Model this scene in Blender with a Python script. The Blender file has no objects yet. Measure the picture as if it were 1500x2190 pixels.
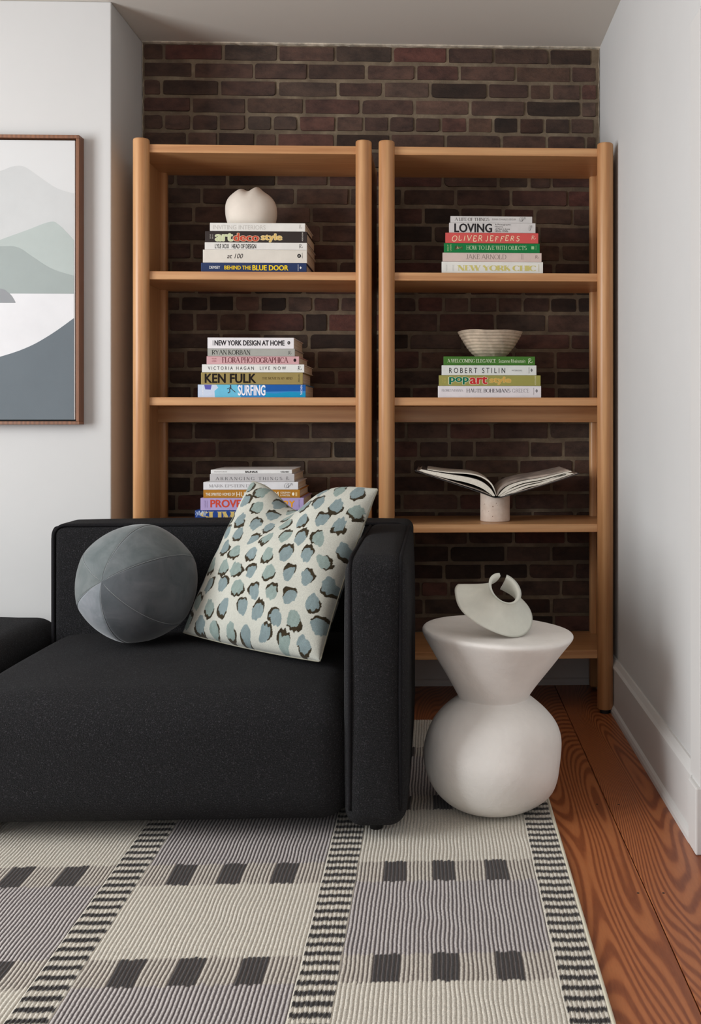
import bpy, bmesh, math, random
import numpy as np
from mathutils import Vector, Matrix

random.seed(7)
rng = np.random.default_rng(7)
scene = bpy.context.scene
COL = scene.collection
R = math.radians

# ------------------------------------------------------------------ camera
FPX, PX, PY, YAW, EYE = 2165.0, 1011.5, 899.3, 0.0359, 1.026
cd = bpy.data.cameras.new('camera')
cam = bpy.data.objects.new('camera', cd)
COL.objects.link(cam)
cd.sensor_fit = 'VERTICAL'
cd.sensor_height = 36.0
cd.lens = FPX * 36.0 / 2190.0
cd.shift_x = (750.0 - PX) / 2190.0
cd.shift_y = (PY - 1095.0) / 2190.0
cd.clip_start = 0.05
cam.location = (0, 0, EYE)
cam.rotation_euler = (R(90), 0, -YAW)
scene.camera = cam

# ------------------------------------------------------------------ world, daylight through the left window, added front fill, exposure
world = bpy.data.worlds.new('world')
scene.world = world
world.use_nodes = True
world.node_tree.nodes['Background'].inputs[0].default_value = (0.75, 0.82, 0.9, 1)
world.node_tree.nodes['Background'].inputs[1].default_value = 0.6


def area_light(name, loc, rot, sx, sy, power, color):
    ld = bpy.data.lights.new(name, 'AREA')
    ld.shape = 'RECTANGLE'
    ld.size, ld.size_y = sx, sy
    ld.energy = power
    ld.color = color
    o = bpy.data.objects.new(name, ld)
    o.location = loc
    o.rotation_euler = rot
    COL.objects.link(o)
    return o


# big window in the left-hand wall of the room, added frontal fill lamp behind the camera
area_light('daylight_left', (-3.06, 1.45, 1.45), (R(90), 0, R(-90)), 1.7, 1.6, 118, (0.94, 0.98, 1.0))
area_light('front_fill', (-1.0, -1.66, 1.5), (R(90), 0, 0), 1.7, 1.5, 15, (0.97, 0.985, 1.0))

scene.view_settings.view_transform = 'Standard'
scene.view_settings.look = 'None'
scene.view_settings.gamma = 1.0
scene.view_settings.use_curve_mapping = False
scene.view_settings.exposure = 0.0


# ------------------------------------------------------------------ helpers
def lin(c):
    r = []
    for v in c:
        v = v / 255.0
        r.append(v / 12.92 if v <= 0.04045 else ((v + 0.055) / 1.055) ** 2.4)
    return tuple(r)


def lin4(c):
    return lin(c) + (1.0,)


def new_mat(name):
    m = bpy.data.materials.new(name)
    m.use_nodes = True
    nt = m.node_tree
    b = nt.nodes['Principled BSDF']
    return m, nt, b


def link(nt, a, b):
    nt.links.new(a, b)


def node(nt, kind, **kw):
    n = nt.nodes.new(kind)
    for k, v in kw.items():
        setattr(n, k, v)
    return n


def noise(nt, scale, detail=3.0, rough=0.55, vec=None, distortion=0.0):
    n = node(nt, 'ShaderNodeTexNoise')
    n.inputs['Scale'].default_value = scale
    n.inputs['Detail'].default_value = detail
    n.inputs['Roughness'].default_value = rough
    n.inputs['Distortion'].default_value = distortion
    if vec is not None:
        link(nt, vec, n.inputs['Vector'])
    return n


def objcoord(nt, scale=(1, 1, 1), per_object=False):
    tc = node(nt, 'ShaderNodeTexCoord')
    mp = node(nt, 'ShaderNodeMapping')
    mp.inputs['Scale'].default_value = scale
    link(nt, tc.outputs['Object'], mp.inputs['Vector'])
    if per_object:
        oi = node(nt, 'ShaderNodeObjectInfo')
        mul = node(nt, 'ShaderNodeMath', operation='MULTIPLY')
        mul.inputs[1].default_value = 37.0
        link(nt, oi.outputs['Random'], mul.inputs[0])
        cb = node(nt, 'ShaderNodeCombineXYZ')
        link(nt, mul.outputs[0], cb.inputs[0])
        link(nt, mul.outputs[0], cb.inputs[1])
        link(nt, mul.outputs[0], cb.inputs[2])
        link(nt, cb.outputs[0], mp.inputs['Location'])
    return mp.outputs[0]


def ramp(nt, fac, stops):
    r = node(nt, 'ShaderNodeValToRGB')
    e = r.color_ramp.elements
    while len(e) > 1:
        e.remove(e[0])
    e[0].position, e[0].color = stops[0][0], lin4(stops[0][1])
    for p, c in stops[1:]:
        x = e.new(p)
        x.color = lin4(c)
    link(nt, fac, r.inputs[0])
    return r.outputs[0]


def bump(nt, b, height, strength, dist=0.002):
    n = node(nt, 'ShaderNodeBump')
    n.inputs['Strength'].default_value = strength
    n.inputs['Distance'].default_value = dist
    link(nt, height, n.inputs['Height'])
    link(nt, n.outputs[0], b.inputs['Normal'])


def mixcol(nt, fac, a, b, mode='MIX'):
    m = node(nt, 'ShaderNodeMix', data_type='RGBA', blend_type=mode)
    for s, v in ((m.inputs[0], fac), (m.inputs[6], a), (m.inputs[7], b)):
        if isinstance(v, (int, float)):
            s.default_value = v
        elif isinstance(v, tuple):
            s.default_value = v
        else:
            link(nt, v, s)
    return m.outputs[2]


def plain(name, c, rough=0.6, nscale=0, namount=0.06, bscale=0, bstr=0.1, bdist=0.001, spec=0.5, sheen=0.0):
    m, nt, b = new_mat(name)
    b.inputs['Base Color'].default_value = lin4(c)
    b.inputs['Roughness'].default_value = rough
    b.inputs['Specular IOR Level'].default_value = spec
    if sheen:
        b.inputs['Sheen Weight'].default_value = sheen
        b.inputs['Sheen Roughness'].default_value = 0.4
    oc = objcoord(nt)
    if nscale:
        n = noise(nt, nscale, 4, 0.6, oc)
        lo = tuple(max(0, v * (1 - namount)) for v in c)
        hi = tuple(min(255, v * (1 + namount)) for v in c)
        link(nt, ramp(nt, n.outputs[0], [(0.3, lo), (0.7, hi)]), b.inputs['Base Color'])
    if bscale:
        n2 = noise(nt, bscale, 4, 0.6, oc)
        bump(nt, b, n2.outputs[0], bstr, bdist)
    return m


_cache = {}


def flat(c, rough=0.7):
    k = (tuple(c), rough)
    if k not in _cache:
        _cache[k] = plain('print_%d_%d_%d' % tuple(c), c, rough, nscale=60, namount=0.015, spec=0.15)
    return _cache[k]


def mesh_obj(name, verts, faces, mat=None, parent=None, smooth=False, loc=None):
    me = bpy.data.meshes.new(name)
    me.from_pydata([tuple(map(float, v)) for v in verts], [], faces)
    if smooth:
        me.polygons.foreach_set('use_smooth', [True] * len(me.polygons))
    me.update()
    return data_obj(name, me, mat, parent, loc)


def data_obj(name, me, mat=None, parent=None, loc=None):
    o = bpy.data.objects.new(name, me)
    COL.objects.link(o)
    if mat is not None and len(me.materials) == 0:
        me.materials.append(mat)
    if parent is not None:
        o.parent = parent
    if loc is not None:
        o.location = loc
    return o


def bm_obj(name, bm, mat=None, parent=None, smooth=False, loc=None):
    me = bpy.data.meshes.new(name)
    bmesh.ops.recalc_face_normals(bm, faces=bm.faces[:])
    bm.to_mesh(me)
    bm.free()
    if smooth:
        me.polygons.foreach_set('use_smooth', [True] * len(me.polygons))
    return data_obj(name, me, mat, parent, loc)


def empty(name, loc=(0, 0, 0)):
    o = bpy.data.objects.new(name, None)
    o.empty_display_size = 0.05
    o.location = loc
    COL.objects.link(o)
    return o


def tag(o, label=None, cat=None, group=None, kind=None):
    if label:
        o['label'] = label
    if cat:
        o['category'] = cat
    if group:
        o['group'] = group
    if kind:
        o['kind'] = kind
    return o


def add_box(bm, x0, x1, y0, y1, z0, z1, bev=0.0, seg=2):
    vs = [bm.verts.new(p) for p in ((x0, y0, z0), (x1, y0, z0), (x1, y1, z0), (x0, y1, z0),
                                    (x0, y0, z1), (x1, y0, z1), (x1, y1, z1), (x0, y1, z1))]
    fs = [bm.faces.new([vs[i] for i in f]) for f in ((0, 3, 2, 1), (4, 5, 6, 7), (0, 1, 5, 4), (1, 2, 6, 5), (2, 3, 7, 6), (3, 0, 4, 7))]
    if bev:
        es = list({e for f in fs for e in f.edges})
        bmesh.ops.bevel(bm, geom=es, offset=bev, segments=seg, profile=0.5, affect='EDGES')


def box(name, x0, x1, y0, y1, z0, z1, mat, parent=None, bev=0.0, seg=2, smooth=False):
    bm = bmesh.new()
    cx, cy, cz = (x0 + x1) / 2, (y0 + y1) / 2, z0
    px, py, pz = (parent.location if parent is not None else (0, 0, 0))
    if parent is not None:
        add_box(bm, x0 - px, x1 - px, y0 - py, y1 - py, z0 - pz, z1 - pz, bev, seg)
        return bm_obj(name, bm, mat, parent, smooth)
    add_box(bm, x0 - cx, x1 - cx, y0 - cy, y1 - cy, 0, z1 - z0, bev, seg)
    return bm_obj(name, bm, mat, None, smooth, (cx, cy, cz))


def tube_mesh(path, r, n=8, closed=False):
    V, F = [], []
    P = [Vector(p) for p in path]
    m = len(P)
    up = Vector((0.13, 0.21, 1.0)).normalized()
    for i, p in enumerate(P):
        if closed:
            t = P[(i + 1) % m] - P[i - 1]
        else:
            t = P[min(i + 1, m - 1)] - P[max(i - 1, 0)]
        t.normalize()
        a = t.cross(up)
        if a.length < 1e-3:
            a = t.cross(Vector((1, 0, 0)))
        a.normalize()
        b = t.cross(a)
        for k in range(n):
            w = 2 * math.pi * k / n
            V.append(p + a * (r * math.cos(w)) + b * (r * math.sin(w)))
    rings = m if closed else m - 1
    for i in range(rings):
        for k in range(n):
            i2 = (i + 1) % m
            F.append((i * n + k, i * n + (k + 1) % n, i2 * n + (k + 1) % n, i2 * n + k))
    if not closed:
        F.append(tuple(range(n))[::-1])
        F.append(tuple((m - 1) * n + k for k in range(n)))
    return V, F


def tube(name, path, r, mat, parent=None, n=8, closed=False):
    V, F = tube_mesh(path, r, n, closed)
    return mesh_obj(name, V, F, mat, parent, True)


def lathe_mesh(profile, n=64, fn=None, cap_bottom=True, cap_top=True):
    """profile: list of (r, z) from bottom to top; fn(theta, r, z) -> (x, y, z)"""
    V, F = [], []
    for (r, z) in profile:
        for k in range(n):
            w = 2 * math.pi * k / n
            V.append(fn(w, r, z) if fn else (r * math.cos(w), r * math.sin(w), z))
    for i in range(len(profile) - 1):
        for k in range(n):
            F.append((i * n + k, i * n + (k + 1) % n, (i + 1) * n + (k + 1) % n, (i + 1) * n + k))
    if cap_bottom:
        F.append(tuple(range(n))[::-1])
    if cap_top:
        b = (len(profile) - 1) * n
        F.append(tuple(b + k for k in range(n)))
    return V, F


def prism(name, poly, y0, y1, mat, parent=None, smooth=False):
    """polygon in (x, z) extruded along y"""
    n = len(poly)
    V = [(x, y0, z) for x, z in poly] + [(x, y1, z) for x, z in poly]
    F = [tuple(range(n)), tuple(range(2 * n - 1, n - 1, -1))]
    F += [(i, i + n, (i + 1) % n + n, (i + 1) % n) for i in range(n)]
    bm = bmesh.new()
    vs = [bm.verts.new(v) for v in V]
    for f in F:
        bm.faces.new([vs[i] for i in f])
    return bm_obj(name, bm, mat, parent, smooth)


def soft_box_mesh(hx, hy, hz, r, nflat=14, nr=7, fn=None):
    """box with half sizes, rounded with radius r, dense mesh; fn(p)->p deforms"""
    def axis(h):
        a = list(np.linspace(-h, -h + r, nr, endpoint=False)) + list(np.linspace(-h + r, h - r, nflat)) + list(np.linspace(h - r, h, nr + 1))[1:]
        return a
    ax, ay, az = axis(hx), axis(hy), axis(hz)
    bm = bmesh.new()
    H = np.array([hx, hy, hz])
    seen = {}

    def vert(p):
        k = (round(p[0], 5), round(p[1], 5), round(p[2], 5))
        if k in seen:
            return seen[k]
        q = np.array(p)
        inner = np.clip(q, -(H - r), H - r)
        d = q - inner
        L = np.linalg.norm(d)
        if L > 1e-9:
            q = inner + d / L * r
        if fn:
            q = fn(q)
        v = bm.verts.new(tuple(float(t) for t in q))
        seen[k] = v
        return v

    def side(A, B, mk):
        for i in range(len(A) - 1):
            for j in range(len(B) - 1):
                bm.faces.new([vert(mk(A[i], B[j])), vert(mk(A[i + 1], B[j])), vert(mk(A[i + 1], B[j + 1])), vert(mk(A[i], B[j + 1]))])
    for s in (-1, 1):
        side(ax, ay, lambda a, b: (a, b, s * hz))
        side(ax, az, lambda a, b: (a, s * hy, b))
        side(ay, az, lambda a, b: (s * hx, a, b))
    return bm


def mirror_safe(v, lo, hi):
    return max(lo, min(hi, v))


# ------------------------------------------------------------------ materials
M_paint = plain('wall_paint', (204, 203, 202), 0.85, nscale=1.3, namount=0.012, bscale=90, bstr=0.05, spec=0.25)
M_ceil = plain('ceiling_paint', (212, 207, 199), 0.9, bscale=60, bstr=0.05, spec=0.2)
M_trim = plain('trim_paint', (210, 208, 206), 0.5, bscale=40, bstr=0.03, spec=0.4)
M_dark = plain('black_plastic', (20, 18, 18), 0.6)


def wood(name, axis, stops, dens=26.0, rough=0.42, dist=7.0, stretch=0.07, per_obj=True, bstr=0.12):
    m, nt, b = new_mat(name)
    sc = [1.0, 1.0, 1.0]
    sc[axis] = stretch
    v = objcoord(nt, tuple(sc), per_obj)
    n1 = noise(nt, 3.2, 4, 0.55, v, 0.4)
    n2 = noise(nt, dens * 9, 3, 0.6, v)
    w = node(nt, 'ShaderNodeTexWave', wave_type='BANDS', bands_direction='X' if axis != 0 else 'Z')
    w.inputs['Scale'].default_value = dens
    w.inputs['Distortion'].default_value = dist
    w.inputs['Detail'].default_value = 3
    w.inputs['Detail Scale'].default_value = 0.5
    link(nt, v, w.inputs['Vector'])
    c1 = ramp(nt, w.outputs['Fac'], stops)
    c2 = mixcol(nt, 0.4, c1, ramp(nt, n2.outputs[0], [(0.35, tuple(v * 0.86 for v in stops[0][1])), (0.65, stops[-1][1])]))
    c3 = mixcol(nt, 0.35, c2, ramp(nt, n1.outputs[0], [(0.35, stops[0][1]), (0.65, stops[-1][1])]))
    link(nt, c3, b.inputs['Base Color'])
    b.inputs['Roughness'].default_value = rough
    bump(nt, b, n2.outputs[0], bstr, 0.0006)
    return m


SHELF = [(0.15, (174, 118, 73)), (0.55, (195, 141, 92)), (0.95, (208, 160, 112))]
M_shelf_x = wood('oak_along_x', 0, SHELF, 9, 0.4, 5, 0.05)
M_shelf_z = wood('oak_along_z', 2, SHELF, 9, 0.38, 5, 0.05)
M_frame = wood('walnut_frame', 2, [(0.2, (96, 58, 36)), (0.8, (142, 92, 60))], 20, 0.45, 5, 0.06)

# ------------------------------------------------------------------ room shell
ZC = 2.481            # ceiling
YB = 3.931            # face of the brick wall
XL, XR = -1.13, 0.6376
YP = 3.56             # face of the wall with the painting
X_OUT, Y_OUT = -3.1, -1.7


def structure(o):
    o['kind'] = 'structure'
    return o


# floor: dark sub floor with each board on top of it
def pine():
    m, nt, b = new_mat('heart_pine')
    v = objcoord(nt, (1, 0.13, 1), True)
    n0 = noise(nt, 3.4, 1.5, 0.45, v)
    sep = node(nt, 'ShaderNodeSeparateXYZ')
    link(nt, v, sep.inputs[0])
    a = node(nt, 'ShaderNodeMath', operation='MULTIPLY_ADD')
    link(nt, n0.outputs[0], a.inputs[0])
    a.inputs[1].default_value = 620.0
    m1 = node(nt, 'ShaderNodeMath', operation='MULTIPLY')
    link(nt, sep.outputs[0], m1.inputs[0])
    m1.inputs[1].default_value = 430.0
    link(nt, m1.outputs[0], a.inputs[2])
    nf = noise(nt, 30, 2, 0.5, v)
    a2 = node(nt, 'ShaderNodeMath', operation='MULTIPLY_ADD')
    link(nt, nf.outputs[0], a2.inputs[0])
    a2.inputs[1].default_value = 2.2
    link(nt, a.outputs[0], a2.inputs[2])
    s = node(nt, 'ShaderNodeMath', operation='SINE')
    link(nt, a2.outputs[0], s.inputs[0])
    mr = node(nt, 'ShaderNodeMapRange')
    mr.inputs[1].default_value = -1
    mr.inputs[2].default_value = 1
    link(nt, s.outputs[0], mr.inputs[0])
    c = ramp(nt, mr.outputs[0], [(0.1, (178, 108, 64)), (0.45, (168, 98, 56)), (0.72, (134, 68, 36)), (0.95, (116, 55, 28))])
    fine = noise(nt, 240, 2, 0.6, v)
    c = mixcol(nt, 0.22, c, ramp(nt, fine.outputs[0], [(0.3, (108, 56, 32)), (0.7, (172, 108, 64))]))
    big = noise(nt, 1.1, 2, 0.5, v)
    c = mixcol(nt, 0.18, c, ramp(nt, big.outputs[0], [(0.35, (122, 62, 36)), (0.65, (176, 110, 64))]))
    link(nt, c, b.inputs['Base Color'])
    b.inputs['Roughness'].default_value = 0.36
    bump(nt, b, mr.outputs[0], 0.08, 0.0006)
    return m


M_pine = pine()
M_subfloor = plain('dark_gap', (28, 14, 9), 0.9)
floor = structure(box('floor', X_OUT - 0.1, 2.0, Y_OUT - 0.1, 4.1, -0.06, -0.012, M_subfloor))
PW = 0.186
xs = 0.458
while xs + PW < 1.95:
    xs += PW
k = 0
while xs > X_OUT:
    x0, x1 = xs - PW, xs
    bm = bmesh.new()
    add_box(bm, -PW / 2 + 0.0011, PW / 2 - 0.0011, -2.9, 2.9, -0.006, 0.006, 0.0012, 1)
    p = bm_obj('plank', bm, M_pine, floor)
    p.location = Vector(((x0 + x1) / 2, 1.2, -0.006)) - floor.location
    p.rotation_euler = (0, 0, math.pi if k % 2 else 0)
    xs -= PW
    k += 1
for (x, y) in ((0.438, 2.1835), (0.493, 2.1815), (0.4296, 2.693), (0.487, 2.6875)):
    V, F = lathe_mesh([(0.0030, -0.002), (0.0030, 0.0003), (0.0022, 0.0005)], 10)
    n = mesh_obj('nail', V, F, M_dark, floor)
    n.location = Vector((x, y, 0)) - floor.location

ceiling = structure(box('ceiling', X_OUT - 0.1, 2.0, Y_OUT - 0.1, 4.1, ZC, ZC + 0.08, M_ceil))

# brick wall: mortar slab with every brick its own piece


def mortar():
    m, nt, b = new_mat('mortar')
    v = objcoord(nt)
    n = noise(nt, 9, 5, 0.65, v)
    link(nt, ramp(nt, n.outputs[0], [(0.3, (92, 78, 64)), (0.55, (120, 105, 87)), (0.75, (150, 135, 113))]), b.inputs['Base Color'])
    b.inputs['Roughness'].default_value = 0.95
    n2 = noise(nt, 130, 4, 0.7, v)
    bump(nt, b, n2.outputs[0], 0.8, 0.003)
    return m


def brick_mat():
    m, nt, b = new_mat('old_brick')
    v = objcoord(nt, (1, 1, 1.6), True)
    oi = node(nt, 'ShaderNodeObjectInfo')
    n = noise(nt, 14, 5, 0.65, v)
    f = ramp(nt, n.outputs[0], [(0.25, (140, 140, 140)), (0.5, (210, 208, 206)), (0.75, (255, 250, 244))])
    c = mixcol(nt, 1.0, oi.outputs['Color'], f, 'MULTIPLY')
    n3 = noise(nt, 55, 3, 0.6, v)
    sp = ramp(nt, n3.outputs[0], [(0.0, (0, 0, 0)), (0.70, (0, 0, 0)), (0.80, (255, 255, 255))])
    fac = node(nt, 'ShaderNodeMath', operation='MULTIPLY')
    link(nt, sp, fac.inputs[0])
    fac.inputs[1].default_value = 0.22
    c = mixcol(nt, fac.outputs[0], c, lin4((128, 108, 92)))
    link(nt, c, b.inputs['Base Color'])
    b.inputs['Roughness'].default_value = 0.85
    n2 = noise(nt, 70, 5, 0.7, v)
    bump(nt, b, n2.outputs[0], 0.9, 0.004)
    return m


M_mortar = mortar()
M_brick = brick_mat()
wall_back = structure(box('wall_back', XL - 0.02, XR + 0.02, YB + 0.0035, YB + 0.12, 0.0, ZC, M_mortar))
BRICK_COLS = [(102, 76, 66), (95, 70, 61), (108, 82, 71), (90, 68, 58), (108, 74, 65), (98, 78, 68), (104, 78, 65)]
BRICK_ODD = [(66, 50, 42), (60, 46, 38), (108, 68, 60), (94, 76, 66), (78, 54, 44), (70, 52, 43)]


def brick_geo(w, h, seed):
    rr = random.Random(seed)
    j = lambda a: rr.uniform(-a, a)
    cut = 0.0035 + rr.random() * 0.004
    hw, hh = w / 2, h / 2
    pts = []
    for sx, sz in ((-1, -1), (1, -1), (1, 1), (-1, 1)):
        c = min(cut * rr.uniform(0.5, 1.5), hh * 0.45, hw * 0.4)
        if rr.random() < 0.10:
            c = min(c * 2.8, hh * 0.6, hw * 0.4)
        arc_ = [(sx * hw, sz * (hh - c)), (sx * (hw - 0.28 * c), sz * (hh - 0.28 * c)), (sx * (hw - c), sz * hh)]
        if sx * sz > 0:
            pts += arc_
            pts.append((j(0.3) * hw, sz * hh + j(0.0018)))
        else:
            pts += arc_[::-1]
    pts = [(x + j(0.0010), z + j(0.0010)) for x, z in pts]
    n = len(pts)
    V, F = [], []
    tilt = j(0.0016)
    for (inset, y) in ((0.0026, 0.0), (0.0, 0.014)):
        for x, z in pts:
            V.append((x * (hw - inset) / hw, y + (tilt * x / hw + j(0.0005) if inset else 0), z * max(0.2, (hh - inset) / hh)))
    F.append(tuple(range(n)))
    for i in range(n):
        F.append((i, n + i, n + (i + 1) % n, (i + 1) % n))
    return V, F


COURSES = [
    (2.4774, [-0.986, -0.808, -0.7, -0.548, -0.332, -0.229, -0.038, 0.071, 0.26]),
    (2.4088, [-1.048, -0.822, -0.611, -0.392, -0.17, 0.042, 0.224, 0.439, 0.608]),
    (2.3403, [-0.936, -0.704, -0.498, -0.273, -0.081, 0.089, 0.308, 0.525]),
    (2.2735, [-1.056, -0.836, -0.614, -0.381, -0.206, -0.025, 0.199, 0.361, 0.448, 0.564]),
    (2.2067, [-0.943, -0.733, -0.512, -0.294, -0.085, 0.129, 0.348, 0.564]),
    (2.14, [-1.048, -0.943, -0.84, -0.733, -0.634, -0.534, -0.388, -0.283, -0.184, -0.085, 0.017, 0.12, 0.22, 0.321, 0.421, 0.522, 0.617]),
    (2.0696, [-0.959, -0.842, -0.7, -0.616, -0.392, -0.179, 0.035, 0.253, 0.43, 0.582]),
    (1.9974, [-1.013, -0.745, -0.494, -0.278, -0.079, 0.139, 0.339, 0.503]),
    (1.927, [-1.004, -0.804, -0.62, -0.417, -0.188, 0.026, 0.24, 0.361, 0.448]),
    (1.8548, [-0.904, -0.727, -0.546, -0.336, -0.132, 0.075, 0.291, 0.512]),
    (1.7845, [-0.934, -0.709, -0.483, -0.26, -0.05, 0.093, 0.259, 0.384, 0.531]),
    (1.7123, [-1.031, -0.835, -0.656, -0.446, -0.233, -0.012, 0.193, 0.401]),
    (1.6437, [-0.942, -0.736, -0.53, -0.314, -0.09, 0.12, 0.321, 0.485]),
    (1.5733, [-1.022, -0.817, -0.602, -0.379, -0.17, 0.039, 0.257, 0.458]),
    (1.5084, [-0.924, -0.709, -0.512, -0.296, -0.079, 0.129, 0.339, 0.54]),
    (1.4434, [-1.084, -0.984, -0.877, -0.779, -0.679, -0.577, -0.478, -0.374, -0.269, -0.17, -0.076, 0.028, 0.129, 0.238, 0.335, 0.443, 0.549]),
    (1.3658, [-1.031, -0.929, -0.838, -0.731, -0.508, -0.42, -0.206, 0.009, 0.228, 0.43]),
    (1.299, [-1.04, -0.829, -0.674, -0.492, -0.278, -0.105, 0.102, 0.302, 0.522]),
    (1.2232, [-0.965, -0.763, -0.602, -0.464, -0.26, -0.063, 0.139, 0.302, 0.463]),
    (1.1601, [-1.031, -0.817, -0.602, -0.388, -0.17, 0.048, 0.266, 0.467]),
    (1.0915, [-0.942, -0.727, -0.53, -0.314, -0.097, 0.12, 0.302, 0.467]),
    (1.0211, [-1.048, -0.835, -0.62, -0.422, -0.206, 0.011, 0.229, 0.439]),
    (0.9497, [-0.934, -0.704, -0.487, -0.278, -0.116, 0.048, 0.217, 0.439]),
    (0.8775, [-1.048, -0.844, -0.623, -0.402, -0.206, -0.068, 0.051, 0.149, 0.364, 0.494]),
    (0.8136, [-0.933, -0.718, -0.503, -0.296, -0.092, 0.108, 0.321, 0.534]),
    (0.745, [-0.942, -0.781, -0.602, -0.417, -0.188, 0.037, 0.248, 0.448]),
    (0.6757, [-0.999, -0.799, -0.602, -0.404, -0.134, 0.088, 0.302, 0.503]),
    (0.6102, [-0.924, -0.709, -0.494, -0.242, 0.001, 0.193, 0.373, 0.54]),
    (0.5411, [-1.031, -0.817, -0.602, -0.314, -0.086, 0.124, 0.3, 0.505]),
    (0.472, [-0.942, -0.727, -0.512, -0.17, 0.051, 0.27, 0.448]),
    (0.4048, [-1.031, -0.817, -0.602, -0.206, 0.029, 0.18, 0.359, 0.54]),
    (0.3375, [-0.924, -0.709, -0.494, -0.278, -0.061, 0.048, 0.266, 0.485]),
    (0.2684, [-1.031, -0.817, -0.602, -0.278, -0.05, 0.211, 0.448]),
    (0.2012, [-0.942, -0.727, -0.512, -0.17, 0.048, 0.266, 0.458]),
]
hiddenV, hiddenF = [], []
zt = ZC
bi = 0
for ci, (zb, joints) in enumerate(COURSES):
    ends = [XL + 0.002] + sorted(joints) + [XR - 0.010]
    for q in range(len(ends) - 1):
        xa, xb = ends[q], ends[q + 1]
        g = random.uniform(0.0055, 0.0105)
        w = xb - xa - g
        if w < 0.015:
            continue
        h = max(0.006, (zt - zb) - random.uniform(0.0075, 0.0125)) if ci else (zt - zb) + 0.002
        V, F = brick_geo(w, h, 1000 + bi)
        bi += 1
        cx, cz = (xa + xb) / 2, (zt + zb) / 2 + random.uniform(-0.0012, 0.0012) + (0.003 if ci == 0 else 0)
        if ci == 0:
            cz = zb + 0.005 + h / 2 - 0.004
        y = YB - 0.001 + random.uniform(-0.0022, 0.0022)
        if ci >= 28 and xb < -0.08:
            o = len(hiddenV)
            hiddenV += [(v[0] + cx, v[1] + y, v[2] + cz) for v in V]
            hiddenF += [tuple(i + o for i in f) for f in F]
            continue
        b = mesh_obj('brick', V, F, M_brick, wall_back)
        b.location = Vector((cx, y, cz)) - wall_back.location
        c = random.choice(BRICK_COLS) if random.random() < 0.78 else random.choice(BRICK_ODD)
        f = random.uniform(0.88, 1.08)
        b.color = lin4([min(255, t * f) for t in c])
    zt = zb
hb = mesh_obj('brick_remainder', hiddenV, hiddenF, M_brick, wall_back)
hb.location = -wall_back.location
hb.color = lin4((92, 64, 56))
hb['kind'] = 'stuff'

# crumbly plaster line where brick meets ceiling and side walls
M_plaster = plain('plaster_smear', (188, 178, 162), 0.95, nscale=30, namount=0.2, bscale=120, bstr=0.5)
rr = random.Random(3)
pts = []
for i in range(90):
    x = XL + (XR - XL) * i / 89
    pts.append((x, YB - 0.006, ZC - 0.001 - 0.002 * rr.random()))
V, F = [], []
for i, p in enumerate(pts):
    a = 0.002 + 0.003 * rr.random()
    for (dy, dz) in ((0.012, 0.004), (-a, 0.004), (-a, -a * 0.6), (0.012, -a - 0.002 * rr.random())):
        V.append((p[0], p[1] + dy, p[2] + dz))
for i in range(len(pts) - 1):
    for k in range(4):
        F.append((i * 4 + k, i * 4 + (k + 1) % 4, i * 4 + 4 + (k + 1) % 4, i * 4 + 4 + k))
pl = mesh_obj('plaster_edge', V, F, M_plaster, wall_back)
pl.location = -wall_back.location
for sx in (-1, 1):
    V, F = [], []
    xw = XL if sx < 0 else XR
    for i in range(110):
        z = 0.2 + (ZC - 0.2) * i / 109
        a = 0.002 + 0.004 * rr.random() ** 2
        for (dx, dy) in ((-0.004 * -sx * -1 + 0.0, -a * 0.5 - 0.004), (-sx * a, -a * 0.5 - 0.004), (-sx * a, 0.012), (0.004 * sx, 0.012)):
            V.append((xw + dx, YB + dy, z))
    for i in range(109):
        for k in range(4):
            F.append((i * 4 + k, i * 4 + (k + 1) % 4, i * 4 + 4 + (k + 1) % 4, i * 4 + 4 + k))
    pl = mesh_obj('plaster_edge', V, F, M_plaster, wall_back)
    pl.location = -wall_back.location

# wall with the painting (its end is the left cheek of the alcove)
structure(box('wall_left', X_OUT, XL, YP, 4.05, 0, ZC, M_paint, bev=0.004, seg=2))
# right wall: piece beside the shelves, piece above the door, piece towards the camera
CY0, CY1 = 2.375, 1.50     # door opening between these y
structure(box('wall_right', XR, XR + 0.14, CY0, 4.05, 0, ZC, M_paint))
structure(box('wall_right', XR, XR + 0.14, CY1, CY0, 2.0, ZC, M_paint))
structure(box('wall_right', XR, XR + 0.14, Y_OUT, CY1, 0, ZC, M_paint))
for name, y0, y1, z0, z1 in (('trim_1', CY0 - 0.005, CY0 + 0.083, 0, 2.0), ('trim_2', CY1 - 0.083, CY1 + 0.005, 0, 2.0), ('trim_3', CY1 - 0.083, CY0 - 0.006, 2.001, 2.09)):
    structure(box(name, XR - 0.016, XR + 0.004, y0, y1, z0, z1, M_trim, bev=0.003))
structure(box('trim_4', XR - 0.0265, XR + 0.004, CY0 - 0.01, CY0 + 0.062, 0, 0.16, M_trim, bev=0.004))
door = structure(box('door_1', XR + 0.05, XR + 0.09, CY1 + 0.004, CY0 - 0.004, 0.008, 1.996, M_trim, bev=0.002))
for z0, z1 in ((0.2, 0.85), (1.0, 1.85)):
    for y0, y1 in ((CY1 + 0.1, CY1 + 0.40), (CY1 + 0.48, CY0 - 0.1)):
        box('panel', XR + 0.043, XR + 0.052, y0, y1, z0, z1, M_trim, door, bev=0.006)
V, F = lathe_mesh([(0.012, 0), (0.012, 0.03), (0.027, 0.04), (0.027, 0.06), (0.015, 0.068)], 20)
kn = mesh_obj('door_knob', [(-z, x, y) for x, y, z in V], F, plain('brass', (150, 120, 70), 0.35), door, True)
kn.location = Vector((XR + 0.05, CY0 - 0.07, 1.0)) - door.location


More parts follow.
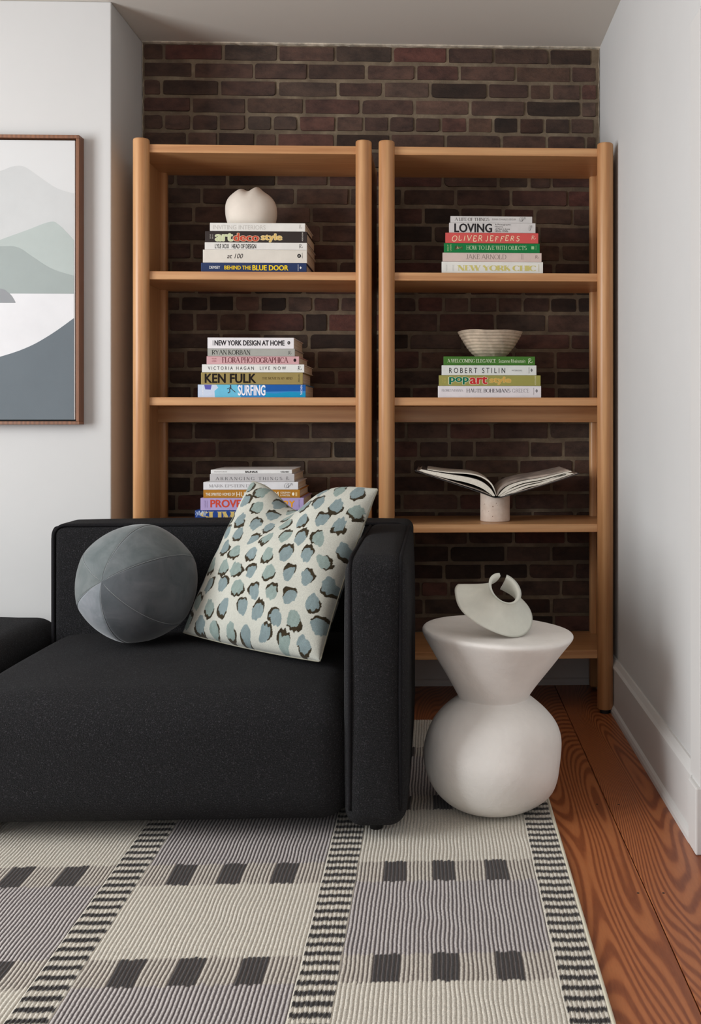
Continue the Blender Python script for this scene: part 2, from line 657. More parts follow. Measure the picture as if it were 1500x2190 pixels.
def base_profile(name, path_axis, a0, a1, face, sgn, h=0.185):
    """moulded skirting; path_axis 'y' runs along y with the face at x=face, pointing sgn*x"""
    prof = [(0.0, 0.0), (-0.0255, 0.0), (-0.0255, 0.012), (-0.022, 0.022), (-0.0155, 0.027), (-0.0155, h - 0.035), (-0.0195, h - 0.03), (-0.0195, h - 0.022), (-0.013, h - 0.014), (-0.008, h - 0.004), (-0.006, h), (0, h)]
    V = []
    n = len(prof)
    for a in (a0, a1):
        for (d, z) in prof:
            V.append((face + d * sgn, a, z) if path_axis == 'y' else (a, face + d * sgn, z))
    F = [(i, (i + 1) % n, n + (i + 1) % n, n + i) for i in range(n)] + [tuple(range(n)), tuple(range(2 * n - 1, n - 1, -1))]
    bm = bmesh.new()
    vs = [bm.verts.new(v) for v in V]
    for f in F:
        bm.faces.new([vs[i] for i in f])
    return structure(bm_obj(name, bm, M_trim))


base_profile('baseboard_right', 'y', CY0 + 0.062, YB - 0.02, XR, 1)
base_profile('baseboard_back', 'x', XL + 0.002, XR - 0.024, YB + 0.004, 1)
base_profile('baseboard_left', 'x', X_OUT, XL, YP, 1)

# rest of the room, out of frame: left wall with its window, front wall with a window added for fill
WY0, WY1, WZ0, WZ1 = 0.55, 2.35, 0.62, 2.28
for y0, y1, z0, z1 in ((Y_OUT, WY0, 0, ZC), (WY1, 4.05, 0, ZC), (WY0, WY1, 0, WZ0), (WY0, WY1, WZ1, ZC)):
    structure(box('wall_side', X_OUT - 0.14, X_OUT, y0, y1, z0, z1, M_paint))
FX0, FX1 = -1.9, -0.1
for x0, x1, z0, z1 in ((X_OUT, FX0, 0, ZC), (FX1, XR, 0, ZC), (FX0, FX1, 0, 0.7), (FX0, FX1, 2.3, ZC)):
    structure(box('wall_front', x0, x1, Y_OUT - 0.14, Y_OUT, z0, z1, M_paint))
M_glass, nt, b = new_mat('window_glass')
b.inputs['Transmission Weight'].default_value = 1.0
b.inputs['Roughness'].default_value = 0.02
b.inputs['IOR'].default_value = 1.45
w1 = structure(empty('window_1', (X_OUT - 0.1, (WY0 + WY1) / 2, WZ0)))
for y0, y1, z0, z1 in ((WY0, WY1, WZ0, WZ0 + 0.05), (WY0, WY1, WZ1 - 0.05, WZ1), (WY0, WY0 + 0.05, WZ0, WZ1), (WY1 - 0.05, WY1, WZ0, WZ1), (WY0, WY1, 1.42, 1.47)):
    box('window_frame', X_OUT - 0.11, X_OUT - 0.07, y0, y1, z0, z1, M_trim, w1, bev=0.003)
box('pane', X_OUT - 0.094, X_OUT - 0.09, WY0 + 0.02, WY1 - 0.02, WZ0 + 0.02, WZ1 - 0.02, M_glass, w1)
w2 = structure(empty('fill_window', ((FX0 + FX1) / 2, Y_OUT - 0.1, 0.7)))  # unseen window, added to go with the frontal fill lamp
for x0, x1, z0, z1 in ((FX0, FX1, 0.7, 0.75), (FX0, FX1, 2.25, 2.3), (FX0, FX0 + 0.05, 0.7, 2.3), (FX1 - 0.05, FX1, 0.7, 2.3), (FX0, FX1, 1.48, 1.53)):
    box('window_frame', x0, x1, Y_OUT - 0.11, Y_OUT - 0.07, z0, z1, M_trim, w2, bev=0.003)
box('pane', FX0 + 0.02, FX1 - 0.02, Y_OUT - 0.094, Y_OUT - 0.09, 0.72, 2.28, M_glass, w2)

# ------------------------------------------------------------------ painting
def painting():
    xr, z0, z1 = -1.2229, 1.0121, 2.0038
    xl = -2.02
    yf, yb = 3.513, YP
    t = empty('framed_painting', ((xl + xr) / 2, yb, z0))
    tag(t, 'abstract grey landscape painting in a thin brown wooden frame hung on the white wall', 'painting')
    fw = 0.011
    for x0, x1, a, b_ in ((xl, xr, z1 - fw, z1), (xl, xr, z0, z0 + fw), (xl, xl + fw, z0 + fw, z1 - fw), (xr - fw, xr, z0 + fw, z1 - fw)):
        box('frame_side', x0, x1, yf, yb, a, b_, M_frame, t, bev=0.0015)
    box('backing', xl + fw, xr - fw, yb - 0.012, yb, z0 + fw, z1 - fw, M_dark, t)
    g = fw + 0.006
    cx0, cx1, cz0, cz1 = xl + g, xr - g, z0 + g, z1 - g
    cy = yf + 0.008
    box('canvas', cx0, cx1, cy, yb - 0.012, cz0, cz1, plain('canvas_sky', (206, 206, 206), 0.9, bscale=700, bstr=0.15), t, bev=0.001)
    # visible strip: pixel columns 0..157 correspond to x -1.487..-1.2435
    X = lambda u: -1.4875 + (u / 157.0) * 0.244
    Z = lambda v: 1.9908 - (v - 297.0) / 603.0 * 0.9659

    def shape(name, top, bottom, c, lay, lab):
        top = [(mirror_safe(X(u), cx0, cx1), mirror_safe(Z(v), cz0, cz1)) for u, v in top]
        bot = [(mirror_safe(X(u), cx0, cx1), mirror_safe(Z(v), cz0, cz1)) for u, v in bottom]
        # smooth the top outline
        xs_ = [p[0] for p in top]
        zs_ = [p[1] for p in top]
        fine = []
        n = len(top)
        for i in range(n - 1):
            p0, p1, p2, p3 = [np.array(top[max(0, min(n - 1, q))]) for q in (i - 1, i, i + 1, i + 2)]
            for s in range(6):
                u = s / 6
                fine.append(tuple(0.5 * ((2 * p1) + (p2 - p0) * u + (2 * p0 - 5 * p1 + 4 * p2 - p3) * u * u + (3 * p1 - p0 - 3 * p2 + p3) * u ** 3)))
        fine.append(top[-1])
        fine = [(mirror_safe(x, cx0, cx1), mirror_safe(z, cz0, cz1)) for x, z in fine]
        V, F = [], []
        zb = bot[0][1]
        for x, z in fine:
            V += [(x, cy - 0.0003 * lay, z), (x, cy - 0.0003 * lay, zb), (x, cy + 0.001, z), (x, cy + 0.001, zb)]
        for i in range(len(fine) - 1):
            a = i * 4
            F += [(a, a + 1, a + 5, a + 4), (a, a + 4, a + 6, a + 2), (a + 2, a + 6, a + 7, a + 3)]
        o = mesh_obj(name, [Vector(v) - t.location for v in V], F, plain('paint_' + name, c, 0.85, nscale=5, namount=0.02, bscale=700, bstr=0.15), t)
        o['label'] = lab
    L = -345
    shape('far_hill', [(L, 420), (-260, 425), (-150, 405), (-60, 385), (0, 365), (25, 356), (50, 357), (85, 380), (120, 402), (157, 413)], [(L, 628)], (194, 195, 195), 1, 'pale grey distant hill')
    shape('peaked_hill', [(L, 470), (-250, 500), (-150, 545), (-60, 535), (0, 512), (55, 492), (105, 474), (125, 481), (157, 513)], [(L, 628)], (172, 180, 177), 2, 'sage grey peaked hill')
    shape('near_hill', [(L, 580), (-240, 560), (-120, 540), (-40, 528), (0, 527), (35, 529), (70, 551), (110, 575), (157, 589)], [(L, 628)], (153, 161, 159), 3, 'darker sage hill by the water')
    shape('lake', [(L, 628), (157, 628)], [(L, 905)], (216, 215, 217), 3, 'white lake')
    shape('islet', [(-150, 646), (-100, 630), (-40, 615), (0, 618), (12, 624), (22, 633), (30, 646)], [(L, 648)], (140, 142, 145), 4, 'small grey islet')
    shape('shore', [(L, 800), (-200, 795), (-80, 780), (0, 762), (60, 741), (110, 713), (157, 680)], [(L, 905)], (100, 108, 114), 4, 'slate grey shore')


painting()

# ------------------------------------------------------------------ bookshelves
SH = [1.9825, 1.543, 1.1065, 0.662, 0.2175]


def bookshelf(xc, label):
    t = empty('bookshelf', (xc, 3.70, 0))
    tag(t, label, 'bookshelf', 'pair of oak bookshelves')
    hw = 0.4115
    for s in (-1, 1):
        px_ = s * (hw - 0.028)
        # round front post with softened top edge and black glide
        V, F = lathe_mesh([(0.0255, 0.014), (0.028, 0.017), (0.028, 1.992), (0.0272, 1.9965), (0.025, 1.9985)], 36)
        o = mesh_obj('front_post', [(x + px_, y - 0.159, z) for x, y, z in V], F, M_shelf_z, t, True)
        mark_sharp(o.data)
        V, F = lathe_mesh([(0.019, 0.0), (0.019, 0.014)], 24)
        mesh_obj('glide', [(x + px_, y - 0.159, z) for x, y, z in V], F, M_dark, o)
        bx = s * (hw - 0.019)
        V, F = [], []
        bm = bmesh.new()
        add_box(bm, bx - 0.018, bx + 0.018, 0.130, 0.170, 0.008, 1.985, 0.012, 4)
        o = bm_obj('back_post', bm, M_shelf_z, t, True)
        mark_sharp(o.data)
        bm = bmesh.new()
        pxx = s * (hw - 0.009)
        add_box(bm, pxx - 0.006, pxx + 0.006, -0.152, 0.150, SH[4] - 0.03, 1.975, 0.002, 1)
        bm_obj('side_panel', bm, M_shelf_z, t)
    for i, z in enumerate(SH):
        bm = bmesh.new()
        add_box(bm, -hw + 0.014, hw - 0.014, -0.159, 0.172, z - 0.0285, z, 0.0018, 2)
        bm_obj('shelf_board', bm, M_shelf_x, t)
    bm = bmesh.new()
    add_box(bm, -hw + 0.014, hw - 0.014, 0.098, 0.118, 1.0197, SH[2] - 0.0285, 0.0012, 1)
    bm_obj('back_rail', bm, M_shelf_x, t)
    return t


def mark_sharp(me, ang=40):
    bm = bmesh.new()
    bm.from_mesh(me)
    for e in bm.edges:
        if len(e.link_faces) == 2 and e.calc_face_angle(0) > R(ang):
            e.smooth = False
    bm.to_mesh(me)
    bm.free()


bookshelf(-0.637, 'oak bookshelf with round posts holding the cream vase, nearer the painting')
bookshelf(0.210, 'oak bookshelf with round posts holding the ribbed bowl and the open book')

# ------------------------------------------------------------------ lettering
def arc(cx, cy, rx, ry, a0, a1, n=12):
    return [(cx + rx * math.cos(R(a0 + (a1 - a0) * i / n)), cy + ry * math.sin(R(a0 + (a1 - a0) * i / n))) for i in range(n + 1)]


ST = ('k', [(0.12, 0), (0.12, 1)])
BOWL = ('a', [(0.12, 1), (0.36, 1)] + arc(0.36, 0.75, 0.28, 0.25, 90, -90) + [(0.12, 0.5)])
GL = {
    'A': (0.88, [('n', [(0.02, 0), (0.42, 1)]), ('k', [(0.42, 1), (0.86, 0)]), ('n', [(0.17, 0.35), (0.68, 0.35)])]),
    'B': (0.72, [ST, ('a', [(0.12, 1), (0.35, 1)] + arc(0.35, 0.76, 0.25, 0.24, 90, -90) + [(0.12, 0.52)]), ('a', [(0.12, 0.52), (0.37, 0.52)] + arc(0.37, 0.26, 0.3, 0.26, 90, -90) + [(0.12, 0)])]),
    'C': (0.84, [('a', arc(0.46, 0.5, 0.44, 0.5, 45, 315, 22)), ('n', [(0.78, 0.72), (0.78, 0.98)])]),
    'D': (0.86, [ST, ('a', [(0.12, 1), (0.36, 1)] + arc(0.36, 0.5, 0.46, 0.5, 90, -90, 16) + [(0.12, 0)])]),
    'E': (0.68, [ST, ('n', [(0.12, 0.98), (0.6, 0.98)]), ('n', [(0.12, 0.52), (0.48, 0.52)]), ('n', [(0.12, 0.02), (0.63, 0.02)]), ('n', [(0.6, 1), (0.6, 0.78)]), ('n', [(0.63, 0), (0.63, 0.24)])]),
    'F': (0.62, [ST, ('n', [(0.12, 0.98), (0.58, 0.98)]), ('n', [(0.12, 0.52), (0.47, 0.52)]), ('n', [(0.58, 1), (0.58, 0.78)])]),
    'G': (0.92, [('a', arc(0.46, 0.5, 0.44, 0.5, 45, 315, 22)), ('n', [(0.78, 0.72), (0.78, 0.98)]), ('k', [(0.78, 0.02), (0.78, 0.42)])]),
    'H': (0.88, [ST, ('k', [(0.76, 0), (0.76, 1)]), ('n', [(0.12, 0.51), (0.76, 0.51)])]),
    'I': (0.26, [ST]),
    'J': (0.42, [('k', [(0.3, 1), (0.3, 0.16)]), ('a', arc(0.13, 0.16, 0.17, 0.18, 0, -150, 8))]),
    'K': (0.80, [ST, ('n', [(0.12, 0.4), (0.66, 1)]), ('k', [(0.32, 0.58), (0.76, 0)])]),
    'L': (0.66, [ST, ('n', [(0.12, 0.02), (0.6, 0.02)]), ('n', [(0.6, 0), (0.6, 0.26)])]),
    'M': (1.0, [('n', [(0.1, 0), (0.12, 1)]), ('k', [(0.12, 1), (0.5, 0.05)]), ('n', [(0.5, 0.05), (0.86, 1)]), ('k', [(0.87, 1), (0.88, 0)])]),
    'N': (0.90, [('n', [(0.12, 0), (0.12, 1)]), ('k', [(0.12, 1), (0.78, 0)]), ('n', [(0.78, 0), (0.78, 1)])]),
    'O': (0.94, [('a', arc(0.47, 0.5, 0.45, 0.5, 0, 360, 28))]),
    'P': (0.68, [ST, BOWL]),
    'R': (0.80, [ST, BOWL, ('k', [(0.38, 0.5), (0.76, 0)])]),
    'S': (0.66, [('a', arc(0.33, 0.75, 0.26, 0.25, 30, 265, 14) + arc(0.33, 0.26, 0.29, 0.25, 82, -150, 14))]),
    'T': (0.78, [('k', [(0.39, 0), (0.39, 1)]), ('n', [(0.02, 0.98), (0.76, 0.98)]), ('n', [(0.02, 1), (0.02, 0.78)]), ('n', [(0.76, 1), (0.76, 0.78)])]),
    'U': (0.86, [('k', [(0.12, 1), (0.12, 0.32)]), ('a', arc(0.43, 0.32, 0.31, 0.31, 180, 360)), ('n', [(0.74, 0.32), (0.74, 1)])]),
    'V': (0.86, [('k', [(0.02, 1), (0.43, 0)]), ('n', [(0.43, 0), (0.84, 1)])]),
    'W': (1.24, [('k', [(0.02, 1), (0.33, 0)]), ('n', [(0.33, 0), (0.62, 1)]), ('k', [(0.62, 1), (0.92, 0)]), ('n', [(0.92, 0), (1.22, 1)])]),
    'X': (0.84, [('k', [(0.04, 1), (0.8, 0)]), ('n', [(0.04, 0), (0.8, 1)])]),
    'Y': (0.84, [('k', [(0.02, 1), (0.42, 0.5)]), ('n', [(0.42, 0.5), (0.82, 1)]), ('k', [(0.42, 0.5), (0.42, 0)])]),
    'Z': (0.7, [('n', [(0.04, 0.98), (0.66, 0.98)]), ('k', [(0.64, 1), (0.04, 0)]), ('n', [(0.04, 0.02), (0.66, 0.02)])]),
}


def ribbon(pts, widths, V, F):
    lay = (V[-1][2] + 1) % 7 if V else 0
    P = [Vector((p[0], p[1])) for p in pts]
    n = len(P)
    b0 = len(V)
    for i in range(n):
        t = P[min(i + 1, n - 1)] - P[max(i - 1, 0)]
        t.normalize()
        nn = Vector((-t.y, t.x))
        w = widths[i] / 2
        for s in (1, -1):
            V.append((P[i].x + nn.x * w * s, P[i].y + nn.y * w * s, lay))
    for i in range(n - 1):
        F.append((b0 + 2 * i, b0 + 2 * i + 1, b0 + 2 * i + 3, b0 + 2 * i + 2))


def stroke_text(s, thick, thin, serif, jitter=0.0, space=0.10, seed=0):
    rr_ = random.Random(seed)
    V, F = [], []
    x = 0.0
    for ch in s:
        if ch == ' ':
            x += 0.34
            continue
        if ch not in GL:
            x += 0.3
            continue
        w, strokes = GL[ch]
        dy, sh, scl = (rr_.uniform(-.08, .08), rr_.uniform(0.05, 0.3), rr_.uniform(.85, 1.05)) if jitter else (0, 0, 1)
        for kind, pts in strokes:
            q = [(x + (p[0] + sh * p[1]) * scl, p[1] * scl + dy) for p in pts]
            ws = []
            for i in range(len(q)):
                a, b_ = q[max(0, i - 1)], q[min(len(q) - 1, i + 1)]
                dx, dz = b_[0] - a[0], b_[1] - a[1]
                L = math.hypot(dx, dz) or 1
                if kind == 'k':
                    ws.append(thick)
                elif kind == 'n':
                    ws.append(thin)
                else:
                    ws.append(thin + (thick - thin) * (abs(dz) / L) ** 1.5)
            ribbon(q, ws, V, F)
            if serif and kind in 'kn' and len(pts) == 2 and abs(pts[0][1] - pts[1][1]) > 0.6:
                for p in pts:
                    if p[1] < 0.02 or p[1] > 0.98:
                        hw = serif + (thick / 2 if kind == 'k' else thin / 2)
                        y = 0.0 if p[1] < .5 else 1.0
                        ribbon([(x + p[0] - hw, y), (x + p[0] + hw, y)], [thin, thin], V, F)
        x += w + space
    return V, F


TEXT_Q = []     # outlines made with the built-in typeface, converted in one go further down


def flat_part(name, V2, F2, x0, x1, z0, z1, yface, c, parent, lift=0.0004, fit=True, rot=False):
    """2-D outline fitted into a rectangle of the spine, a thin printed layer with real thickness"""
    layer = [(v[2] if len(v) > 2 else 0) * 1.2e-5 for v in V2]     # overlapping strokes lie on one another, not in one plane
    A = np.array([v[:2] for v in V2], dtype=float)
    if rot:
        A = np.stack([A[:, 1] * -1, A[:, 0]], 1)
    lo, hi = A.min(0), A.max(0)
    sp = np.maximum(hi - lo, 1e-9)
    if fit:
        A = (A - lo) / sp
        A[:, 0] = x0 + A[:, 0] * (x1 - x0)
        A[:, 1] = z0 + A[:, 1] * (z1 - z0)
    px_, py_, pz_ = parent.location
    V = [(a[0] - px_, yface - lift - l - py_, a[1] - pz_) for a, l in zip(A, layer)]
    F = [tuple(f) for f in F2]
    return mesh_obj(name, V, F, flat(c), parent)


def disc_outline(n=24):
    return [(0, 0)] + [(math.cos(2 * math.pi * i / n), math.sin(2 * math.pi * i / n)) for i in range(n)], [(0, 1 + i, 1 + (i + 1) % n) for i in range(n)]


def put_text(t, zb, yface, parent):
    style, s, x0, x1, za, zc = t[:6]
    c = t[6]
    z0, z1 = zb + za, zb + zc
    if style in ('serif', 'serifb', 'serifl', 'hand'):
        th, tn, se = {'serif': (0.16, 0.055, 0.09), 'serifb': (0.30, 0.05, 0.08), 'serifl': (0.085, 0.05, 0.07), 'hand': (0.13, 0.12, 0)}[style]
        V, F = stroke_text(s, th, tn, se, 1 if style == 'hand' else 0, 0.34 if style == 'hand' else 0.10, len(s))
        flat_part('title', V, F, x0, x1, z0, z1, yface, c, parent)
    elif style == 'script':
        V, F = [], []
        ribbon([(0.25, 0), (0.3, 0.5), (0.42, 1)], [0.09] * 3, V, F)
        ribbon([(0.2, 0.85), (0.5, 1.02), (0.75, 0.9), (0.62, 0.6), (0.32, 0.48)], [0.09] * 5, V, F)
        ribbon([(0.4, 0.5), (0.6, 0.2), (0.85, 0.12), (1.05, 0.4)], [0.09] * 4, V, F)
        flat_part('publisher_mark', V, F, x0, x1, z0, z1, yface, c, parent)
    elif style == 'loop':
        V, F = [], []
        pts = [(0.5 + 0.5 * math.cos(a) * math.cos(0.4 * a), 0.5 + 0.5 * math.sin(a * 1.5)) for a in np.linspace(0, 12, 60)]
        ribbon(pts, [0.035] * 60, V, F)
        flat_part('publisher_mark', V, F, x0, x1, z0, z1, yface, c, parent)
    elif style == 'disc':
        V, F = disc_outline()
        flat_part('publisher_mark', V, F, x0, x1, z0, z1, yface, c, parent)
        if s:
            V, F = stroke_text(s, 0.16, 0.12, 0)
            w, h = x1 - x0, z1 - z0
            flat_part('mark_letter', V, F, x0 + .28 * w, x1 - .28 * w, z0 + .26 * h, z1 - .24 * h, yface, (225, 220, 215), parent, 0.0008)
    elif style == 'bar':
        flat_part('printed_bar', [(0, 0), (1, 0), (1, 1), (0, 1)], [(0, 1, 2, 3)], x0, x1, z0, z1, yface, c, parent)
    elif style == 'dot':
        flat_part('publisher_mark', [(0.5, 0), (1, 0.5), (0.5, 1), (0, 0.5)], [(0, 1, 2, 3)], x0, x1, z0, z1, yface, c, parent)
    elif style == 'flower':
        rr_ = random.Random(5)
        for i, col in enumerate(((60, 95, 55), (150, 110, 95), (205, 200, 150), (140, 70, 65), (120, 130, 80), (70, 100, 60))):
            V, F = [], []
            a = rr_.uniform(0, 1)
            ribbon([(a, rr_.random()), (a + rr_.uniform(-.2, .2), rr_.random()), (a + rr_.uniform(-.3, .3), rr_.random())], [0.10, 0.16, 0.06], V, F)
            w = x1 - x0
            q0 = x0 + w * 0.14 * i
            flat_part('printed_flower', V, F, q0, q0 + w * 0.26, z0 + (z1 - z0) * rr_.uniform(0, .4), z1 - (z1 - z0) * rr_.uniform(0, .3), yface, col, parent)
    elif style == 'scrib':
        rr_ = random.Random(2)
        V, F = [], []
        for i in range(9):
            a = i / 9
            ribbon([(a, rr_.uniform(0, .4)), (a + .08, rr_.uniform(.4, .7)), (a + rr_.uniform(0, .2), 1)], [0.035, 0.06, 0.03], V, F)
        flat_part('printed_sketch', V, F, x0, x1, z0, z1, yface, c, parent)
    elif style == 'surf':
        w, h = x1 - x0, z1 - z0
        P = lambda pts, col, nm: flat_part(nm, pts, [tuple(range(len(pts)))], 0, 0, 0, 0, yface, col, parent, 0.0003 if nm == 'printed_shade' else 0.0002, fit=False)
        q = lambda l: [(x0 + a * w, z0 + b_ * h) for a, b_ in l]
        P(q([(0.002, 0.01), (0.16, 0.01), (0.155, 0.5), (0.19, 0.75), (0.17, 0.99), (0.002, 0.99)]), (196, 208, 228), 'printed_foam')
        P(q([(0.16, 0.01), (0.40, 0.01), (0.38, 0.6), (0.36, 0.99), (0.17, 0.99), (0.19, 0.75), (0.155, 0.5)]), (105, 185, 215), 'printed_sky')
        P(q([(0.62, 0.01), (0.998, 0.01), (0.998, 0.35), (0.85, 0.45), (0.72, 0.3), (0.63, 0.35)]), (28, 145, 190), 'printed_water')
        P(q([(0.63, 0.45), (0.998, 0.5), (0.998, 0.99), (0.62, 0.99)]), (30, 90, 165), 'printed_water')
        P(q([(0.07, 0.62), (0.12, 0.6), (0.13, 0.97), (0.06, 0.97)]), (90, 90, 170), 'printed_shade')
        V, F = [], []
        ribbon([(0.10, 0.1), (0.35, 0.25), (0.3, 0.55), (0.55, 0.6)], [0.12] * 4, V, F)
        ribbon([(0.0, 0.55), (0.35, 0.7), (1.0, 0.2)], [0.08] * 3, V, F)
        ribbon([(0.45, 0.6), (0.42, 1.0)], [0.14] * 2, V, F)
        flat_part('printed_surfer', V, F, x0 + .27 * w, x0 + .35 * w, z0 + .3 * h, z0 + .97 * h, yface, (60, 55, 65), parent)
    else:
        off = {'sans': 0.0, 'sans+': 0.016, 'sans++': 0.034, 'sansr': 0.0, 'ital': 0.0}[style]
        TEXT_Q.append((s, off, style, x0, x1, z0, z1, yface, c, parent, 0.0007 if len(t) > 7 else 0.0004))
        if len(t) > 7:
            m = 0.0022
            TEXT_Q.append((s, 0.070, style, x0 - m, x1 + m, z0 - m * .5, z1 + m * .5, yface, t[7], parent, 0.0003))


def flush_text():
    obs = []
    for q in TEXT_Q:
        cu = bpy.data.curves.new('type', 'FONT')
        cu.body = q[0]
        cu.resolution_u = 3
        if q[2] == 'ital':
            cu.shear = 0.25
        o = bpy.data.objects.new('type', cu)
        COL.objects.link(o)
        obs.append(o)
    dg = bpy.context.evaluated_depsgraph_get()
    dg.update()
    for o, q in zip(obs, TEXT_Q):
        me = bpy.data.meshes.new_from_object(o.evaluated_get(dg))
        V = [(v.co.x, v.co.y) for v in me.vertices]
        F = [tuple(p.vertices) for p in me.polygons]
        bpy.data.meshes.remove(me)
        if V and q[1] > 0:
            # heavier weight: the same outline struck again around its place
            ring = [(math.cos(R(a)) * q[1], math.sin(R(a)) * q[1]) for a in range(0, 360, 45)]
            nv = len(V)
            V0, F0 = list(V), list(F)
            for i, (dx, dz) in enumerate(ring):
                V += [(x + dx, z + dz * 0.6, i + 1) for x, z in V0]
                F += [tuple(k_ + nv * (i + 1) for k_ in f) for f in F0]
        if V:
            flat_part('title' if q[2] != 'sansr' else 'small_print', V, F, q[3], q[4], q[5], q[6], q[7], q[8], q[9], q[10], True, q[2] == 'sansr')
    for o in obs:
        cu = o.data
        bpy.data.objects.remove(o)
        bpy.data.curves.remove(cu)


# ------------------------------------------------------------------ books
M_pages = plain('paper_edges', (212, 206, 192), 0.9, nscale=300, namount=0.1, bscale=0)


def pages_mat():
    m, nt, b = new_mat('page_block')
    v = objcoord(nt, (3, 3, 900))
    n = noise(nt, 1.0, 2, 0.6, v)
    link(nt, ramp(nt, n.outputs[0], [(0.3, (186, 178, 162)), (0.7, (224, 219, 206))]), b.inputs['Base Color'])
    b.inputs['Roughness'].default_value = 0.9
    return m


